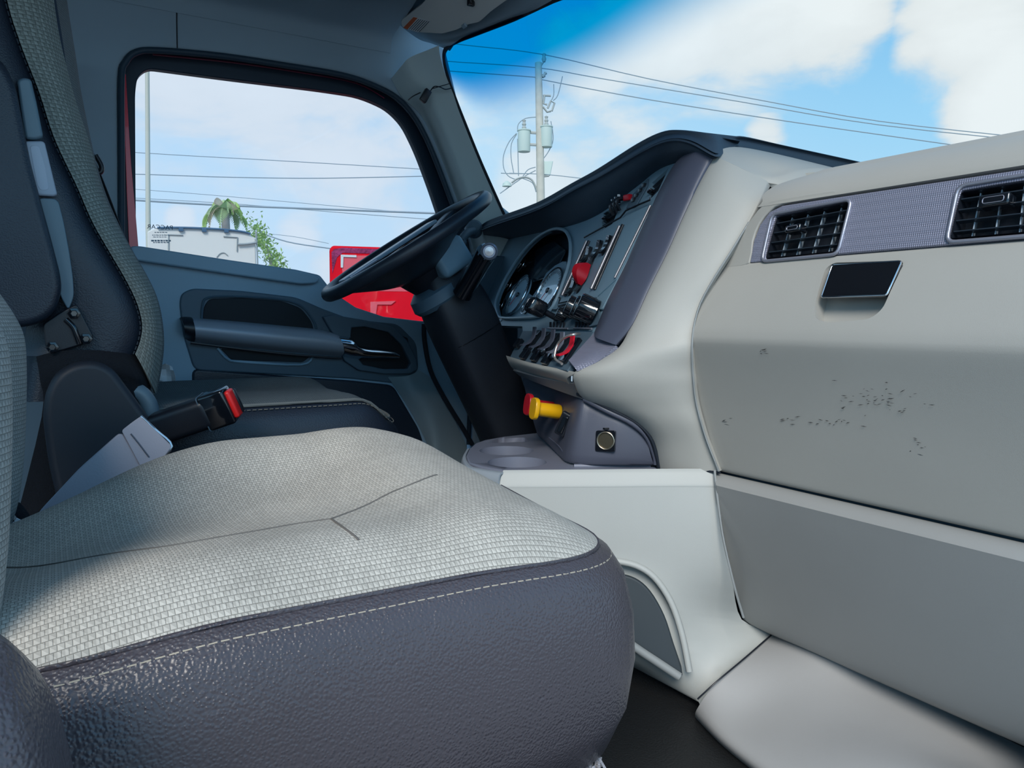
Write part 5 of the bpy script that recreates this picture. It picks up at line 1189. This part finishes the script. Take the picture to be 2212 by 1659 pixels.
for l in ([(1118, 284), (1120, 268), (1135, 256), (1158, 253)], [(1116, 288), (1100, 306), (1088, 335), (1088, 362), (1098, 380), (1115, 388)], [(1116, 290), (1105, 310), (1104, 340), (1110, 375)], [(1118, 300), (1119, 340), (1120, 380)],
          [(1190, 262), (1195, 300), (1186, 325), (1172, 345)], [(1157, 361), (1140, 367), (1126, 385), (1105, 400), (1080, 418)], [(1157, 368), (1138, 378), (1110, 396)], [(1128, 385), (1150, 395), (1158, 415)], [(1082, 374), (1105, 375), (1150, 375)],
          [(1196, 182), (1196, 205), (1190, 218)], [(1215, 165), (1205, 205), (1195, 217)]):
    tube('jumper_cable', [q(*a) for a in l], .016, wirem, up_, seg=5)
def line(name, pts, d0, d1, r, lab, grp=None):
    n = len(pts); P = [q(a, b, lerp(d0, d1, i/(n-1))) for i, (a, b) in enumerate(pts)]
    o = tube(name, P, r, wirem, None, seg=5, sm=4); tag(o, lab, 'power line', grp); return o
line('power_line', [(880, 82), (1010, 98), (1175, 118), (1400, 170), (1640, 216), (1900, 262), (2240, 300)], 26, 26, .017, 'topmost power line over the pole top', 'power lines on the utility pole')
line('power_line', [(880, 122), (960, 132), (1158, 146), (1300, 170), (1600, 220), (1900, 270), (2300, 312)], 26, 26, .017, 'second power line crossing just below the pole top', 'power lines on the utility pole')
line('power_line', [(880, 145), (965, 153), (1158, 167), (1170, 172), (1400, 215), (1700, 262), (2000, 305), (2150, 326)], 26, 26, .018, 'third power line, ending low above the passenger dash', 'power lines on the utility pole')
line('power_line', [(1100, 374), (1180, 377), (1280, 388), (1420, 402)], 26, 26, .014, 'thin cable leaving the pole just above the driver dash', 'power lines on the utility pole')
gp2 = 'power lines seen through the door window'
line('power_line', [(240, 326), (400, 336), (600, 347), (940, 367)], 30, 30, .016, 'highest wire across the door window', gp2)
line('power_line', [(240, 376), (320, 377), (500, 383), (700, 385), (940, 380)], 30, 30, .020, 'wavy level wire across the middle of the door window', gp2)
line('power_line', [(240, 405), (440, 420), (700, 443), (900, 461)], 30, 30, .012, 'faint thin wire just over the thick cable in the door window', gp2)
line('power_line', [(240, 429), (450, 442), (700, 452), (945, 461)], 30, 30, .040, 'thick cable crossing the palm crown', gp2)
line('power_line', [(240, 425), (500, 440), (720, 458), (930, 474)], 30, 30, .014, 'thin wire parting downward from the thick cable', gp2)
line('power_line', [(528, 478), (560, 500), (620, 522), (700, 535), (780, 545)], 24, 24, .020, 'sagging wire running from the palm to the red truck', gp2)
line('power_line', [(580, 505), (640, 512), (710, 526)], 30, 30, .011, 'short faint wire above the sagging one beside the red truck', gp2)
fp = thing('flag_pole', 'tall thin cream pole at the left edge of the door window', 'pole', V((q(320, 690, 16).x, q(320, 690, 16).y, GZ)))
b0_ = q(321, 700, 16); b0_.z = GZ; tube('shaft', [b0_, q(320, 490, 16), q(318, 130, 16), q(317, -60, 16)], [.055, .05, .042, .036], mat('cream_pole', (.62, .62, .52), .6), fp, seg=12, sm=1)
lathe('base_flange', b0_, (0, 0, 1), [(.12, 0), (.12, .03), (.07, .06), (0, .06)], MATS['cream_pole'], fp, seg=14)
# white truck body
wm = mat('white_body', (.80, .80, .74), .5); gm = mat('grey_marking', (.38, .42, .42), .6); dm = mat('dark_rail', (.06, .14, .24), .6)
wt = thing('white_truck', 'white truck cab roof with rounded corner seen over the door ledge', 'truck', V((q(450, 690, 9).x, q(450, 690, 9).y, GZ)))
WTP = PL(q(450, 520, 9), -V((q(500, 520, 9).x, q(500, 520, 9).y, 0)))
wo_ = WTP.many([(318, 500), (330, 494), (420, 493), (500, 497), (535, 503), (552, 515), (556, 700), (318, 700)])
for p in wo_[-2:]: p.z = GZ+.5
slab('body_panel', wo_, WTP.n, 2.2, wm, wt, bev=.05, rnd=.02)
tube('roof_rail', WTP.many([(340, 492), (400, 492), (470, 495), (520, 500), (542, 505)], .02), .014, dm, wt, seg=6)
for a in (391, 441, 489): box('roof_clip', WTP.at(a, 496+(a-391)*.03, .02), (.05, .04, .04), dm, wt, bev=.005)
for l in ([(364, 540), (364, 507), (395, 508)], [(483, 511), (513, 513), (512, 543)]): tube('corner_mark', WTP.many(l, .01), .009, gm, wt, seg=4, sm=1)
tube('mirror_arm', WTP.many([(514, 528), (535, 527), (553, 524)], .03), .015, gm, wt, seg=6)
tube('side_seam', WTP.many([(553, 500), (556, 560), (557, 620)], .01), .010, gm, wt, seg=6); tube('round_marking', WTP.many([(468, 556), (475, 548), (484, 546), (492, 552)], .01), .006, gm, wt, seg=4)
for a in (-1, 1):
    o = lathe('wheel', WTP.at(440, 690)+V((fw.y*a*.7, -fw.x*a*.7, 0))*1-V((0, 0, WTP.at(440, 690).z-GZ-.5))+WTP.n*-.3, WTP.n, [(.5, -.15), (.5, .12), (.3, .15), (0, .1)], blk, wt, seg=24)
# red truck alongside
rp = mat('bright_red', (.90, .004, .02), .7, vary=.06, spec=.15); rpk = mat('pink_red', (.88, .12, .15), .45); rdk = mat('dark_red_dust', (.32, .03, .12), .8, bump=(30, 1, .02), vary=.4, vscale=14)
rtk = thing('red_truck', 'bright red truck body with white corner mark behind the steering wheel', 'truck', V((q(820, 690, 6).x, q(820, 690, 6).y, GZ)))
RTP = PL(q(810, 600, 6), -V((q(810, 600, 6).x, q(810, 600, 6).y, 0)))
ro = RTP.many([(711, 538), (718, 530), (900, 536), (980, 560), (985, 760), (711, 760)])
for p in ro[-2:]: p.z = GZ+.45
slab('body_panel', roundc(ro, .03), RTP.n, 1.6, rp, rtk, bev=.025)
slab('dusty_edge', RTP.many([(722, 538), (740, 535), (900, 541), (880, 550), (740, 546), (728, 556), (718, 590), (716, 545)], .004), RTP.n, .004, rdk, rtk)
slab('pale_panel', roundc(RTP.many([(735, 552), (900, 552), (900, 630), (745, 628)], .003), .05), RTP.n, .003, rpk, rtk)
slab('corner_mark', RTP.many([(736, 550), (770, 551), (770, 556), (742, 555), (741, 578), (736, 578)], .012), RTP.n, .006, mat('mark_white', (.75, .78, .78), .6), rtk)
slab('lower_mark', RTP.many([(800, 652), (855, 650), (845, 658), (815, 658), (812, 680), (800, 680)], .012), RTP.n, .006, rpk, rtk)
for a in (-1, 1): lathe('wheel', RTP.at(820, 760)+V((fw.y*a*.5, -fw.x*a*.5, 0))-V((0, 0, RTP.at(820, 760).z-GZ-.5))-RTP.n*.3, RTP.n, [(.5, -.15), (.5, .12), (.3, .15), (0, .1)], blk, rtk, seg=24)
# palm
random.seed(21)
pt = thing('palm_tree', 'bright green palm tree rising over the white truck', 'palm tree', V((q(486, 690, 20).x, q(486, 690, 20).y, GZ)))
crown_ = q(486, 445, 20); base_ = V((pt.location.x, pt.location.y, GZ)); kk = 20/F
tube('trunk', [base_, lerp(base_, crown_, .5)+V((.05, 0, 0)), crown_], [.16, .12, .10], mat('palm_trunk', (.36, .34, .33), .9, vary=.2), pt, seg=10, sm=2)
lm = [mat('palm_green', (.42, .62, .20), .7, vary=.25, vscale=3), mat('palm_green_pale', (.58, .72, .42), .7, vary=.2, vscale=3), mat('palm_dry', (.52, .46, .36), .8, vary=.2)]
def frond(c, az, el, L, m, w=.075):
    """one arching frond: midrib with leaflets on both sides"""
    d = V((math.cos(az), math.sin(az), 0)); pts = []
    for k in range(7):
        t = k/6; pts.append(c+d*(L*t*math.cos(el)*(1-.35*t))+V((0, 0, L*(math.sin(el)*t-.85*t*t))))
    bm = tube_bm(pts, .012, 4, sm=1); side = d.cross(V((0, 0, 1)))
    P = cr(pts, 3)
    for i, p in enumerate(P[2:], 2):
        for s in (-1, 1):
            l = L*.30*math.sin(math.pi*min(.95, (i+2)/len(P))); a = p; b = p+side*(s*l*.75)+V((0, 0, -l*.65))+d*l*.3; n = V((0, 0, w*.6))+d*w*.5
            bm.faces.new([bm.verts.new(x) for x in (a-n*.4, lerp(a, b, .5)-n*.5, b, lerp(a, b, .5)+n*.5, a+n*.4)])
    return put('frond', bm, m, pt, 20)
for i in range(26):
    az = i*2.399+random.uniform(-.2, .2); el = random.uniform(.1, 1.25); frond(crown_+V((0, 0, -.05)), az, el, random.uniform(.75, 1.0), lm[(i*7) % 3 if i > 15 else (i % 2)])
# leafy shrub to the right of the palm
st_ = thing('leafy_tree', 'thin leafy green tree between the white and the red truck', 'tree', V((q(590, 690, 17).x, q(590, 690, 17).y, GZ)))
tb = V((st_.location.x, st_.location.y, GZ)); tube('trunk', [tb, q(590, 600, 17), q(575, 530, 17)], [.08, .05, .02], MATS['palm_trunk'], st_, seg=8, sm=2)
bm = bmesh.new()
for i in range(900):
    t = random.random(); c = q(lerp(545, 612, t)+random.gauss(0, 9), lerp(488, 590, t)+random.gauss(0, 13), 17+random.uniform(-.3, .3)); a = V([random.gauss(0, 1) for _ in range(3)]).normalized(); b = a.cross(V((.3, .4, .8))).normalized(); r = random.uniform(.018, .04)
    bm.faces.new([bm.verts.new(x) for x in (c-a*r*1.6, c+b*r*.6, c+a*r*1.6, c-b*r*.6)])
put('foliage', bm, lm[0], st_, 20)['kind'] = 'stuff'
